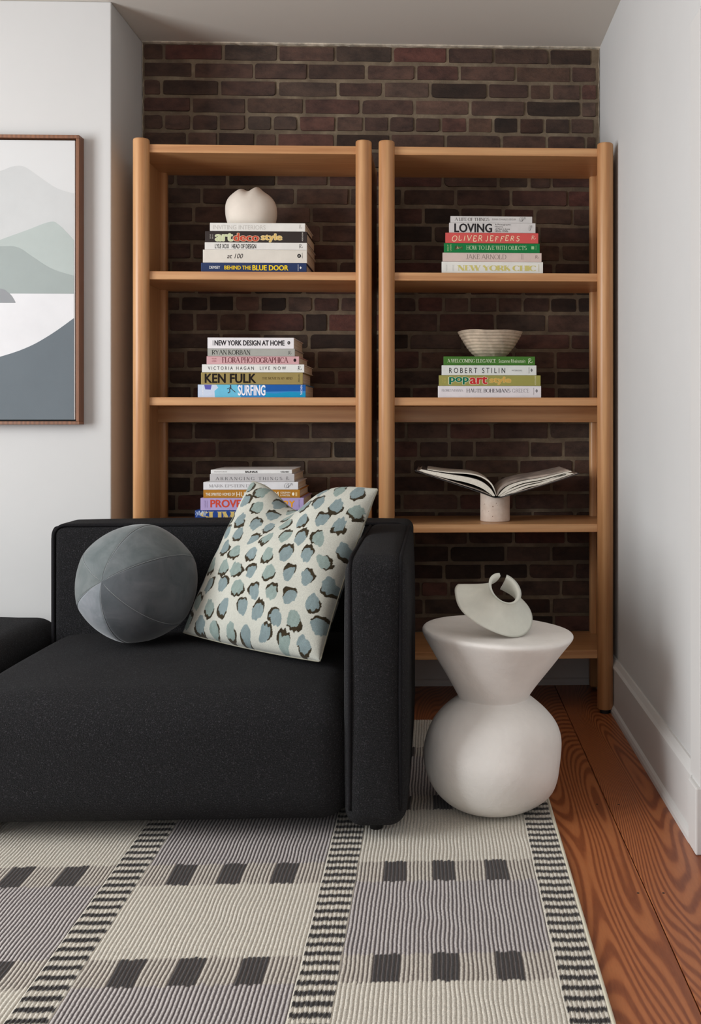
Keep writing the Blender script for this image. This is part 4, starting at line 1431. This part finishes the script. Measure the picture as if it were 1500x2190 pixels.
# ------------------------------------------------------------------ rug
def rug():
    y0, y1 = 1.30, 3.445
    t = empty('rug', (-0.8, 2.4, 0.0))
    tag(t, 'large ribbed cream and grey check rug with dashed black bands under the sofa', 'rug')
    M = attr_mat('rug_yarn', 0.95, 500, 0.5, 0.15)
    pitch = 0.0085
    step = 0.0045
    ny = int((y1 - y0) / step) + 1
    Y = np.linspace(y0, y1, ny)
    cream, cream2 = L3((222, 215, 202)), L3((206, 198, 178))
    lilac, dark_l = L3((206, 199, 196)), L3((122, 114, 116))
    lite, dark_s = L3((214, 206, 194)), L3((132, 122, 116))
    ink, ink2 = L3((50, 46, 46)), L3((98, 90, 88))
    sq = [(1.433, 1.531), (1.838, 1.934), (2.2386, 2.3407), (2.650, 2.7465), (3.070, 3.159)]
    r_ = np.random.default_rng(3)

    def ribs(xa, xb):
        n = max(2, int(round((xb - xa) / pitch)))
        p = (xb - xa) / n
        ph = np.array([0, 0.16, 0.33, 0.5, 0.67, 0.84])
        hh = np.array([0.0, 0.55, 0.9, 1.0, 0.9, 0.55])
        X = (np.arange(n)[:, None] + ph[None, :]).reshape(-1) * p + xa
        Hh = np.tile(hh, n)
        ridx = np.repeat(np.arange(n), 6)
        X = np.append(X, xb)
        Hh = np.append(Hh, 0.0)
        ridx = np.append(ridx, n - 1)
        Ph = np.append(np.tile(ph, n), 1.0)
        return X, Hh, ridx, Ph, n

    def wob(n):
        w = np.zeros((ny, n))
        for k_ in range(7):
            fr = r_.uniform(8, 55)
            w += np.sin(Y[:, None] * fr + r_.uniform(0, 6.28) + np.arange(n)[None, :] * r_.uniform(0.02, 0.5)) * r_.uniform(0.2, 1.0)
        w += r_.normal(0, 0.6, (ny, n))
        return w * 0.00045

    def section(name, xa, xb, colour, lab):
        X, Hh, ridx, Ph, n = ribs(xa, xb)
        w = wob(n)[:, ridx]
        w[:, 0] = 0
        w[:, -1] = 0
        lump = 1 + 0.10 * np.sin(Y[:, None] * 700 + ridx[None, :] * 2.4)
        Z = 0.0070 + 0.0026 * Hh[None, :] * lump
        P = np.stack([X[None, :] + w, np.repeat(Y[:, None], len(X), 1), Z], -1)
        C = colour(X, ridx, Ph, n)
        C = C * (1 + r_.normal(0, 0.03, C.shape[:2] + (1,)))
        me = grid_mesh(name, P - np.array(t.location), C)
        o = data_obj(name, me, M, t)
        o['label'] = lab
        return o

    def panel(phase):
        def colour(X, ridx, Ph, n):
            m_ = len(X)
            C = np.zeros((ny, m_, 3))
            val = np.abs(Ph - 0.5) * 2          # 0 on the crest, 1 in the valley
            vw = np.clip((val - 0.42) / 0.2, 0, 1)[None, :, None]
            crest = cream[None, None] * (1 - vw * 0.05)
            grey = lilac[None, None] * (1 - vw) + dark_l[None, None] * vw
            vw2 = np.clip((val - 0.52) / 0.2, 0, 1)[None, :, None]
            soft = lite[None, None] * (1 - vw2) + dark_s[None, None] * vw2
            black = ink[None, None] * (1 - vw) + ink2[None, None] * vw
            xr = (X - X[0]) / (X[-1] - X[0])
            jag = r_.normal(0, 0.0022, (1, n))[:, ridx]
            YY = Y[:, None] + jag
            # block index counted by the square rows below
            k_ = np.zeros_like(YY)
            ins = np.zeros_like(YY, dtype=bool)
            for (a, b_) in sq:
                k_ += (YY > (a + b_) / 2)
                ins |= (YY > a) & (YY < b_)
            is_grey = ((k_ + phase) % 2 == 1)[..., None]
            C = np.where(is_grey, grey, crest)
            C = np.where(ins[..., None], soft, C)
            rx = (ridx + 0.5) / n
            for c0 in (0.205, 0.495, 0.79):
                d = np.abs(rx - c0) < 0.066
                C = np.where((ins & d[None, :])[..., None], black, C)
            # faint weft lines
            wl = (np.abs(((YY - 1.3) % 0.1015) - 0.05) < 0.0022)[..., None]
            return C * np.where(wl, 0.93, 1.0)
        return colour

    def band():
        def colour(X, ridx, Ph, n):
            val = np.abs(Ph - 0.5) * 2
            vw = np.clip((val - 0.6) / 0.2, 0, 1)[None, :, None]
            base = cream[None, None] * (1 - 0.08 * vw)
            pw = 0.0335
            row = r_.normal(0, 0.0012, (1, n))[:, ridx]
            sl = (0.5 - np.abs(Ph - 0.5))[None, :] * 0.014
            u = ((Y[:, None] - 1.3 + row + sl) / pw) % 1.0
            isd = (u < 0.50)[..., None]
            notch = (np.abs(u - 0.25) > 0.17)[..., None]
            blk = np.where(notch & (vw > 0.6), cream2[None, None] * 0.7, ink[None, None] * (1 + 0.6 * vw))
            ed = ((X - X[0] < 0.004) | (X[-1] - X < 0.002))[None, :, None]
            return np.where(isd & ~ed, blk, base)
        return colour

    bw, pw_ = 0.0775, 0.3995
    # columns from right to left
    section('dashed_band', 0.2215, 0.297, band(), 'dashed black and cream edge band')
    x = 0.2215
    for i in range(4):
        section('check_panel', x - pw_, x, panel((i + 1) % 2), 'cream and grey check panel with rows of dark squares')
        x -= pw_
        section('dashed_band', x - bw, x, band(), 'dashed black and cream band')
        x -= bw
    # bound edge on the right, turned hem at the far end
    V, F = tube_mesh([(0.2995 - t.location.x, y - t.location.y, 0.0052) for y in np.linspace(y0, y1, 60)], 0.0048, 8)
    mesh_obj('edge_binding', V, F, plain('binding', (210, 204, 184), 0.9, bscale=400, bstr=0.4), t, True)
    box('backing', x, 0.299, y0, y1, 0.0004, 0.0054, plain('rug_back', (190, 182, 164), 0.95), t)


rug()
RUGZ = 0.0102


# ------------------------------------------------------------------ sofa
def boucle():
    m, nt, b = new_mat('black_boucle')
    v = objcoord(nt)
    vo = node(nt, 'ShaderNodeTexVoronoi')
    vo.inputs['Scale'].default_value = 190
    n0 = noise(nt, 90, 3, 0.6, v)
    mx = mixcol(nt, 0.06, v, n0.outputs['Color'])
    link(nt, mx, vo.inputs['Vector'])
    n = noise(nt, 260, 3, 0.65, v)
    ad = node(nt, 'ShaderNodeMath', operation='MULTIPLY_ADD')
    link(nt, n.outputs[0], ad.inputs[0])
    ad.inputs[1].default_value = 0.9
    link(nt, vo.outputs['Distance'], ad.inputs[2])
    n4 = noise(nt, 330, 3, 0.6, v)
    c = ramp(nt, n4.outputs[0], [(0.0, (8, 7, 10)), (0.5, (14, 13, 17)), (0.58, (26, 24, 30)), (0.67, (72, 69, 74))])
    link(nt, c, b.inputs['Base Color'])
    b.inputs['Roughness'].default_value = 0.95
    b.inputs['Specular IOR Level'].default_value = 0.2
    b.inputs['Sheen Weight'].default_value = 0.06
    b.inputs['Sheen Roughness'].default_value = 0.5
    bump(nt, b, ad.outputs[0], 1.0, 0.006)
    return m


M_boucle = boucle()
M_welt = plain('boucle_welt', (24, 23, 25), 0.95, nscale=500, namount=0.5, bscale=400, bstr=0.8, bdist=0.003, spec=0.15)


def rrect(a0, a1, b0, b1, r, n=7):
    """rounded rectangle outline as list of (a, b)"""
    pts = []
    for cx, cy, s in ((a1 - r, b1 - r, 0), (a0 + r, b1 - r, 90), (a0 + r, b0 + r, 180), (a1 - r, b0 + r, 270)):
        for i in range(n + 1):
            w = R(s + 90 * i / n)
            pts.append((cx + r * math.cos(w), cy + r * math.sin(w)))
    # densify the straight sides
    out = []
    for i, p in enumerate(pts):
        q = pts[(i + 1) % len(pts)]
        L = math.hypot(q[0] - p[0], q[1] - p[1])
        k_ = max(1, int(L / 0.04))
        for s in range(k_):
            out.append((p[0] + (q[0] - p[0]) * s / k_, p[1] + (q[1] - p[1]) * s / k_))
    return out


def sofa():
    X0, X1 = -1.205, -0.074
    Yf, Yr_ = 2.445, 3.40
    t = empty('sofa', ((X0 + X1) / 2, (Yf + Yr_) / 2, RUGZ))
    tag(t, 'black boucle sofa section with one arm, in front of the bookshelves', 'sofa')
    T = np.array(t.location)

    def soft(name, x0, x1, y0, y1, z0, z1, r, fn=None, par=t, nf=14):
        h = np.array([(x1 - x0) / 2, (y1 - y0) / 2, (z1 - z0) / 2])
        c = np.array([(x0 + x1) / 2, (y0 + y1) / 2, (z0 + z1) / 2])

        def g(q):
            if fn:
                q = fn(q, h)
            return q + c - T
        bm = soft_box_mesh(h[0], h[1], h[2], r, nf, 7, g)
        return bm_obj(name, bm, M_boucle, par, True)

    def crown(q, h):
        q = q.copy()
        u, v = q[0] / h[0], q[1] / h[1]
        k_ = max(0, 1 - u * u) ** 0.6 * max(0, 1 - v * v) ** 0.6
        if q[2] > 0:
            q[2] += 0.030 * k_ * min(1, q[2] / h[2])
        w = max(0, 1 - (q[2] / h[2]) ** 2)
        q[1] += (-0.018 if v < 0 else 0) * w * max(0, 1 - u * u)
        q[2] += 0.002 * math.sin(q[0] * 23 + 1) * math.sin(q[1] * 17)
        return q
    soft('seat', X0 - 0.003, -0.205, Yf + 0.012, Yr_ - 0.13, 0.040, 0.352, 0.085, crown, nf=20)

    def puff(q, h):
        q = q.copy()
        u, v, w = q[0] / h[0], q[1] / h[1], q[2] / h[2]
        q[1] += np.sign(v) * 0.012 * max(0, 1 - u ** 4) * max(0, 1 - w ** 4) * abs(v)
        q[2] += 0.006 * (1 - u * u) * max(0, w)
        return q
    soft('backrest', X0, X1 - 0.002, Yr_ - 0.185, Yr_, 0.045, 0.700, 0.030, puff)

    def puff2(q, h):
        q = q.copy()
        u, v, w = q[0] / h[0], q[1] / h[1], q[2] / h[2]
        q[0] += np.sign(u) * 0.010 * max(0, 1 - v ** 6) * max(0, 1 - w ** 4) * abs(u)
        q[1] += (-0.014 * max(0, 1 - u * u) * max(0, 1 - w ** 4)) if v < 0 else 0
        q[2] += 0.008 * max(0, 1 - u * u) * max(0, w) * max(0, 1 - v ** 6)
        return q
    soft('arm', -0.221, X1, Yf, Yr_ - 0.16, 0.038, 0.697, 0.042, puff2)
    # piping
    def welt(path):
        V, F = tube_mesh([Vector(p) - t.location for p in path], 0.0052, 8, True)
        mesh_obj('piping', V, F, M_welt, t, True)
    for xa, dy in ((-0.2085, 0.0085), (X1 - 0.0125, 0.0085)):
        path = [(xa, Yf + dy - 0.010 * math.sin(math.pi * k_ / 24), 0.085 + 0.565 * k_ / 24) for k_ in range(25)]
        path += [(xa, Yf + dy + 0.040 * (1 - math.cos(R(90) * k_ / 8)), 0.652 + 0.040 * math.sin(R(90) * k_ / 8)) for k_ in range(1, 9)]
        path += [(xa, y, 0.6925) for y in np.linspace(Yf + 0.08, Yr_ - 0.19, 20)]
        V, F = tube_mesh([Vector(p) - t.location for p in path], 0.0050, 8)
        mesh_obj('piping', V, F, M_welt, t, True)
    welt([(x, Yr_ - 0.181, z) for x, z in rrect(X0 + 0.006, X1 - 0.02, 0.052, 0.6975, 0.035)])
    welt([(X0 - 0.001, y, z) for y, z in rrect(Yr_ - 0.170, Yr_ - 0.014, 0.06, 0.685, 0.03)])
    for x in (-1.10, -0.150):
        for y in (2.535, 3.32):
            V, F = lathe_mesh([(0.016, 0.0), (0.022, 0.060)], 20)
            mesh_obj('leg', [(a + x - T[0], b_ + y - T[1], c) for a, b_, c in V], F, M_dark, t, True)
    # second seat module to the left
    t2 = empty('ottoman', (-1.80, 2.85, RUGZ))
    tag(t2, 'black boucle seat module without back, left of the sofa section', 'ottoman')
    T2 = np.array(t2.location)
    h = np.array([0.585, 0.475, 0.1725])

    def g2(q):
        q = crown(q, h)
        return q + np.array([-1.80, 2.905, 0.040 + h[2]]) - T2
    bm = soft_box_mesh(h[0], h[1], h[2], 0.075, 18, 7, g2)
    bm_obj('seat', bm, M_boucle, t2, True)
    for x in (-2.25, -1.30):
        for y in (2.55, 3.28):
            V, F = lathe_mesh([(0.016, 0.0), (0.022, 0.060)], 20)
            mesh_obj('leg', [(a + x - T2[0], b_ + y - T2[1], c) for a, b_, c in V], F, M_dark, t2, True)


sofa()


# ------------------------------------------------------------------ velvet ball
def velvet():
    m, nt, b = new_mat('grey_velvet')
    v = objcoord(nt)
    oi = node(nt, 'ShaderNodeObjectInfo')
    n = noise(nt, 13, 4, 0.6, v, 0.6)
    f = ramp(nt, n.outputs[0], [(0.3, (205, 212, 212)), (0.65, (255, 255, 255))])
    link(nt, mixcol(nt, 1.0, oi.outputs['Color'], f, 'MULTIPLY'), b.inputs['Base Color'])
    b.inputs['Roughness'].default_value = 0.85
    b.inputs['Specular IOR Level'].default_value = 0.15
    b.inputs['Sheen Weight'].default_value = 0.35
    b.inputs['Sheen Roughness'].default_value = 0.35
    n2 = noise(nt, 30, 3, 0.6, v)
    bump(nt, b, n2.outputs[0], 0.08, 0.003)
    return m


def ball():
    c = Vector((-0.869, 2.975, 0.5535))
    Rb = 0.1735
    t = empty('ball_pillow', (c.x, c.y, c.z - Rb))
    tag(t, 'round grey velvet ball pillow sewn from wedge panels on the sofa seat', 'pillow')
    M = velvet()
    seam_m = plain('seam_thread', (132, 136, 138), 0.8, nscale=200, namount=0.1)
    p = Vector((-0.30, -0.935, 0.17)).normalized()
    ex = Vector((1, 0, 0)) - p * p.x
    ex.normalize()
    ey = p.cross(ex) * -1
    if ey.z < 0:
        ey = -ey
    seams = [27, 76, 145, 208, 268, 317, 387]
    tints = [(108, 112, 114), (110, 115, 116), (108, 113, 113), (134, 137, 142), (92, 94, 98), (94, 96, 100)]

    def pt(lat, lon, s, dr=0.0):
        """lat 0 at the pole; s 0..1 across the panel"""
        half = R(30)
        th_ = (s - 0.5) * 2 * half
        poly = math.cos(half) / math.cos(th_)      # 1 at the seams, less between
        e = math.sin(lat)
        r = Rb * (1 + 0.30 * (poly - 1) * e ** 1.0 * 0.8)
        gro = 0.0022 * (math.exp(-(s / 0.035) ** 2) + math.exp(-((1 - s) / 0.035) ** 2))
        r -= gro - dr
        r -= 0.004 * math.exp(-(lat / 0.10) ** 2)
        d = p * math.cos(lat) + (ex * math.cos(lon) + ey * math.sin(lon)) * math.sin(lat)
        q = d * r
        z = q.z
        if z < -Rb * 0.93:
            q.z = -Rb * 0.93 + (z + Rb * 0.93) * 0.5
        return c + q - t.location
    for g in range(6):
        a0, a1 = R(seams[g]), R(seams[g + 1])
        n, m_ = 40, 24
        P = np.zeros((n + 1, m_ + 1, 3))
        for i in range(n + 1):
            lat = math.pi * i / n
            for j_ in range(m_ + 1):
                u = j_ / m_
                s = 0.5 - 0.5 * math.cos(math.pi * u)
                P[i, j_] = pt(max(1e-3, min(math.pi - 1e-3, lat)), a0 + (a1 - a0) * s, s)
        me = grid_mesh('panel', P[:, ::-1])
        o = data_obj('panel', me, M, t)
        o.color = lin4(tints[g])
        V, F = tube_mesh([pt(lat, a0, 0.0, 0.0006) for lat in np.linspace(0.01, math.pi - 0.01, 50)], 0.0008, 6)
        mesh_obj('seam', V, F, seam_m, o, True)


ball()


# ------------------------------------------------------------------ spotted pillow
def pillow():
    TL, TR = np.array((-0.572, 3.165, 0.836)), np.array((-0.169, 2.93, 0.828))
    BL, BR = np.array((-0.738, 2.98, 0.408)), np.array((-0.3085, 2.70, 0.386))
    ctr = (TL + TR + BL + BR) / 4
    t = empty('throw_pillow', (float(ctr[0]), float(ctr[1]), 0.375))
    tag(t, 'square cream throw pillow with blue grey and brown spots, leaning on the sofa arm', 'pillow')
    n = 300
    u = np.linspace(0, 1, n)
    U, V = np.meshgrid(u, u, indexing='xy')
    # grid parameters concentrate near the edges
    U = 0.5 - 0.5 * np.cos(np.pi * U) * (0.35) - (0.5 - U) * 0.65 * 1.0 if False else U
    a, b = 2 * U - 1, 2 * V - 1
    base = (BL[None, None] * ((1 - U) * (1 - V))[..., None] + BR[None, None] * (U * (1 - V))[..., None] + TL[None, None] * ((1 - U) * V)[..., None] + TR[None, None] * (U * V)[..., None])
    ex = (BR + TR - BL - TL) / 2
    ey = (TL + TR - BL - BR) / 2
    nrm = np.cross(ex, ey)
    nrm /= np.linalg.norm(nrm)
    if nrm[1] > 0:
        nrm = -nrm
    down = np.array((0.02, 0.0, -1.0))
    ca = (1 - a ** 2)
    dip = 0.082 * np.exp(-((a + 0.22) / 0.42) ** 2) * np.clip((V - 0.15) / 0.85, 0, 1) ** 2.2 * (1 - np.abs(a) ** 6)
    base = base + dip[..., None] * down
    base = base + (0.020 * ca * np.clip(-b, 0, 1) ** 3)[..., None] * np.array((0, 0, -0.3))
    # side edges pulled in a touch between the corners
    pull = 0.012 * (1 - b ** 2) * np.sign(a) * np.abs(a) ** 5
    base = base - pull[..., None] * (ex / np.linalg.norm(ex))
    bulge = np.clip(ca, 0, 1) ** 0.42 * np.clip(1 - b ** 2, 0, 1) ** 0.42
    chop = 1 - 0.42 * np.exp(-((a + 0.18) / 0.30) ** 2) * np.clip((b - 0.1) / 0.9, 0, 1) ** 1.2
    rip = 0.004 * np.sin(a * 9 + b * 5 + 1.0) * (1 - a ** 2) + 0.003 * np.sin(b * 14 - a * 4) * np.abs(a)
    Pf = base + ((0.092 * chop + rip) * bulge)[..., None] * nrm
    Pb = base - ((0.060 * chop) * bulge)[..., None] * nrm
    # ---- pattern in fabric coordinates
    r_ = np.random.default_rng(21)
    cream = L3((210, 210, 199))
    blue, blue2 = L3((137, 154, 156)), L3((149, 166, 160))
    ink = L3((58, 48, 30))
    C = np.repeat(np.repeat(cream[None, None], n, 0), n, 1)
    jag = np.zeros((n, n))
    for _ in range(60):
        fx, fy = r_.uniform(-260, 260), r_.uniform(-120, 120)
        jag += np.sin(U * fx + V * fy + r_.uniform(0, 6.28))
    jag /= 8.0
    cols, rows = 8, 9
    order = []
    for j_ in range(rows):
        for i in range(cols + 1):
            cx = (i + 0.5 + (0.5 if j_ % 2 else 0.0) - 0.25) / cols + r_.normal(0, 0.008)
            cy = (j_ + 0.5) / rows + r_.normal(0, 0.009)
            order.append((cx, cy))
    for cx, cy in order:
        if cx < -0.02 or cx > 1.02:
            continue
        ang = r_.normal(0.15, 0.30)
        rx, ry = r_.uniform(0.038, 0.047), r_.uniform(0.048, 0.060)
        dx, dy = U - cx, V - cy
        x = dx * math.cos(ang) + dy * math.sin(ang)
        y = -dx * math.sin(ang) + dy * math.cos(ang)
        tp = 1.0 + 0.35 * (y / ry)              # teardrop
        side = r_.choice([-1, 1, -1, -1, 1])
        tp = 1.0 - side * 0.30 * np.clip(y / ry, -1, 1) * -1 if False else 1.0 - 0.28 * side * -1 * np.clip(y / ry, -1.2, 1.2)
        rho = np.sqrt((x / (rx * tp)) ** 2 + (y / ry) ** 2) + 0.10 * jag
        wcol = blue if r_.random() < 0.6 else blue2
        inside = rho < 0.86
        C[inside] = wcol * (1 + 0.05 * jag[inside][:, None])
        th_ = np.arctan2(y, x)
        mid = -side * math.pi / 2 * -1 + r_.normal(0, 0.5)
        dth = np.abs((th_ - mid + math.pi) % (2 * math.pi) - math.pi)
        ring = (rho > 0.74 + 0.10 * (dth / 1.5)) & (rho < 1.12 - 0.20 * (dth / 1.4) ** 2) & (dth < 1.45 + 0.15 * jag)
        C[ring] = ink * (1 + 0.15 * jag[ring][:, None])
    weave = 1 + 0.05 * np.sign(np.sin(U * 900) * np.sin(V * 900))
    C = C * weave[..., None]
    M = attr_mat('spotted_weave', 0.9, 900, 0.5, 0.1)
    me = grid_mesh('front_cover', Pf - np.array(t.location), C)
    data_obj('front_cover', me, M, t)
    me = grid_mesh('back_cover', (Pb - np.array(t.location))[:, ::-1][::2, ::2], C[:, ::-1][::2, ::2])
    data_obj('back_cover', me, M, t)
    e = np.concatenate([base[0, :], base[1:, -1], base[-1, -2::-1], base[-2:0:-1, 0]])[::4]
    V_, F_ = tube_mesh([tuple(q - np.array(t.location)) for q in e], 0.0022, 6, True)
    mesh_obj('edge_seam', V_, F_, plain('pillow_seam', (150, 146, 130), 0.9), t, True)


pillow()


# ------------------------------------------------------------------ plaster side table
def side_table():
    prof0 = [(0.070, 0.0), (0.100, 0.004), (0.128, 0.018), (0.155, 0.045), (0.174, 0.082), (0.1835, 0.120), (0.1845, 0.155), (0.178, 0.190), (0.164, 0.222), (0.142, 0.250), (0.117, 0.271), (0.101, 0.282), (0.0955, 0.2865), (0.0955, 0.2895), (0.101, 0.299), (0.118, 0.326), (0.138, 0.357), (0.158, 0.388), (0.177, 0.417), (0.192, 0.438), (0.199, 0.449), (0.2005, 0.4555), (0.197, 0.461), (0.190, 0.4632)]
    prof = []
    for i in range(len(prof0) - 1):
        p0, p1, p2, p3 = [np.array(prof0[max(0, min(len(prof0) - 1, q))]) for q in (i - 1, i, i + 1, i + 2)]
        for s in range(4):
            u = s / 4
            prof.append(tuple(0.5 * ((2 * p1) + (p2 - p0) * u + (2 * p0 - 5 * p1 + 4 * p2 - p3) * u * u + (3 * p1 - p0 - 3 * p2 + p3) * u ** 3)))
    prof.append(prof0[-1])
    for k_ in range(1, 12):
        prof.append((0.190 * (1 - k_ / 12), 0.4632 + 0.0004 * math.sin(k_)))
    rr_ = random.Random(8)
    A = [(rr_.uniform(2, 7), rr_.uniform(10, 40), rr_.uniform(0, 6.28), rr_.uniform(0.3, 1)) for _ in range(7)]

    def fn(w, r, z):
        d = sum(a[3] * math.sin(round(a[0]) * w + a[1] * z + a[2]) for a in A) * 0.0016
        rr2 = r * 0.992 + (d if r > 0.05 else 0) * min(1, z / 0.03)
        x, y = rr2 * math.cos(w), rr2 * math.sin(w)
        k_ = min(1, max(0, (z - 0.29) / 0.17))
        x += 0.010 * math.sin(math.pi * min(1, z / 0.29)) * -0.4 + 0.010 * k_ + 0.003
        z2 = z - k_ * (x - 0.01) * 0.055 + k_ * 0.001 * math.sin(3 * w + 1)
        return (x, y, z2)
    V, F = lathe_mesh(prof, 96, fn)
    m = plain('white_plaster', (236, 232, 227), 0.55, nscale=5, namount=0.035, bscale=16, bstr=0.40, bdist=0.008, spec=0.35)
    o = mesh_obj('side_table', V, F, m, None, True, (0.150, 2.677, RUGZ))
    tag(o, 'white sculptural plaster side table shaped like an hourglass beside the sofa', 'side table')


side_table()


# ------------------------------------------------------------------ ceramic collar sculpture
def sculpture():
    ax = Vector((0.38, -0.44, 0.77)).normalized()
    c = Vector((0.152, 2.645, 0.5395))
    ex = Vector((0.89, 0.0, -0.45))
    ex = (ex - ax * ex.dot(ax)).normalized()
    ey = ax.cross(ex)
    if ey.y < 0:
        ey = -ey                       # ey points to the back of the table
    n, m_ = 90, 26
    th_ = 0.0060
    outer = np.zeros((m_ + 1, n + 1, 3))
    inner = np.zeros((m_ + 1, n + 1, 3))
    gapc = R(112)                     # slit faces back and up
    for i in range(m_ + 1):
        s = i / m_                     # 0 base rim .. 1 neck lip
        r = 0.039 + 0.066 * (1 - s) ** 2.5 + 0.004 * max(0, (s - 0.8) / 0.2) ** 2
        h = 0.066 * s
        g = R(13) + R(46) * (1 - s) ** 1.2          # the sheet ends in a free corner on the left ...
        g2 = R(13) + R(12) * (1 - s)               # ... and behind the neck on the right
        for j_ in range(n + 1):
            w = gapc + g + (2 * math.pi - g - g2) * j_ / n
            d = (w - math.pi + math.pi) % (2 * math.pi) - math.pi
            tip = 1 + 0.05 * (1 - s) * math.exp(-(d / 0.22) ** 2)
            wav = 1 + 0.02 * math.sin(2 * w + 0.6) * (1 - s)
            lift = 0.010 * s ** 4 * math.cos(w - gapc) + 0.004 * math.sin(3 * w) * (1 - s)
            rim = 0.0015 * max(0, (s - 0.85) / 0.15)
            for arr, rr2, dh in ((outer, r + th_ * 0.5 + rim, 0.0), (inner, r - th_ * 0.5 - rim, -0.0025)):
                q = c + ax * (h + lift + dh) + (ex * math.cos(w) + ey * math.sin(w)) * (rr2 * tip * wav)
                arr[i, j_] = q
    bm = bmesh.new()
    loc = Vector((0.152, 2.645, 0.47))
    vo = [[bm.verts.new(Vector(outer[i, j_]) - loc) for j_ in range(n + 1)] for i in range(m_ + 1)]
    vi = [[bm.verts.new(Vector(inner[i, j_]) - loc) for j_ in range(n + 1)] for i in range(m_ + 1)]
    for i in range(m_):
        for j_ in range(n):
            bm.faces.new((vo[i][j_], vo[i][j_ + 1], vo[i + 1][j_ + 1], vo[i + 1][j_]))
            bm.faces.new((vi[i][j_], vi[i + 1][j_], vi[i + 1][j_ + 1], vi[i][j_ + 1]))
    for j_ in range(n):
        bm.faces.new((vo[0][j_], vi[0][j_], vi[0][j_ + 1], vo[0][j_ + 1]))
        bm.faces.new((vo[m_][j_], vo[m_][j_ + 1], vi[m_][j_ + 1], vi[m_][j_]))
    for i in range(m_):
        bm.faces.new((vo[i][0], vo[i + 1][0], vi[i + 1][0], vi[i][0]))
        bm.faces.new((vo[i][n], vi[i][n], vi[i + 1][n], vo[i + 1][n]))
    zmin = min(v.co.z for v in bm.verts)
    m = plain('celadon_white', (218, 219, 208), 0.6, nscale=12, namount=0.04, bscale=30, bstr=0.12, bdist=0.003)
    o = bm_obj('ceramic_sculpture', bm, m, None, True, loc)
    o.location.z = 0.4632 + RUGZ - zmin - 0.0015
    tag(o, 'pale ceramic collar shaped sculpture with a split neck, tilted on the white side table', 'sculpture')


sculpture()
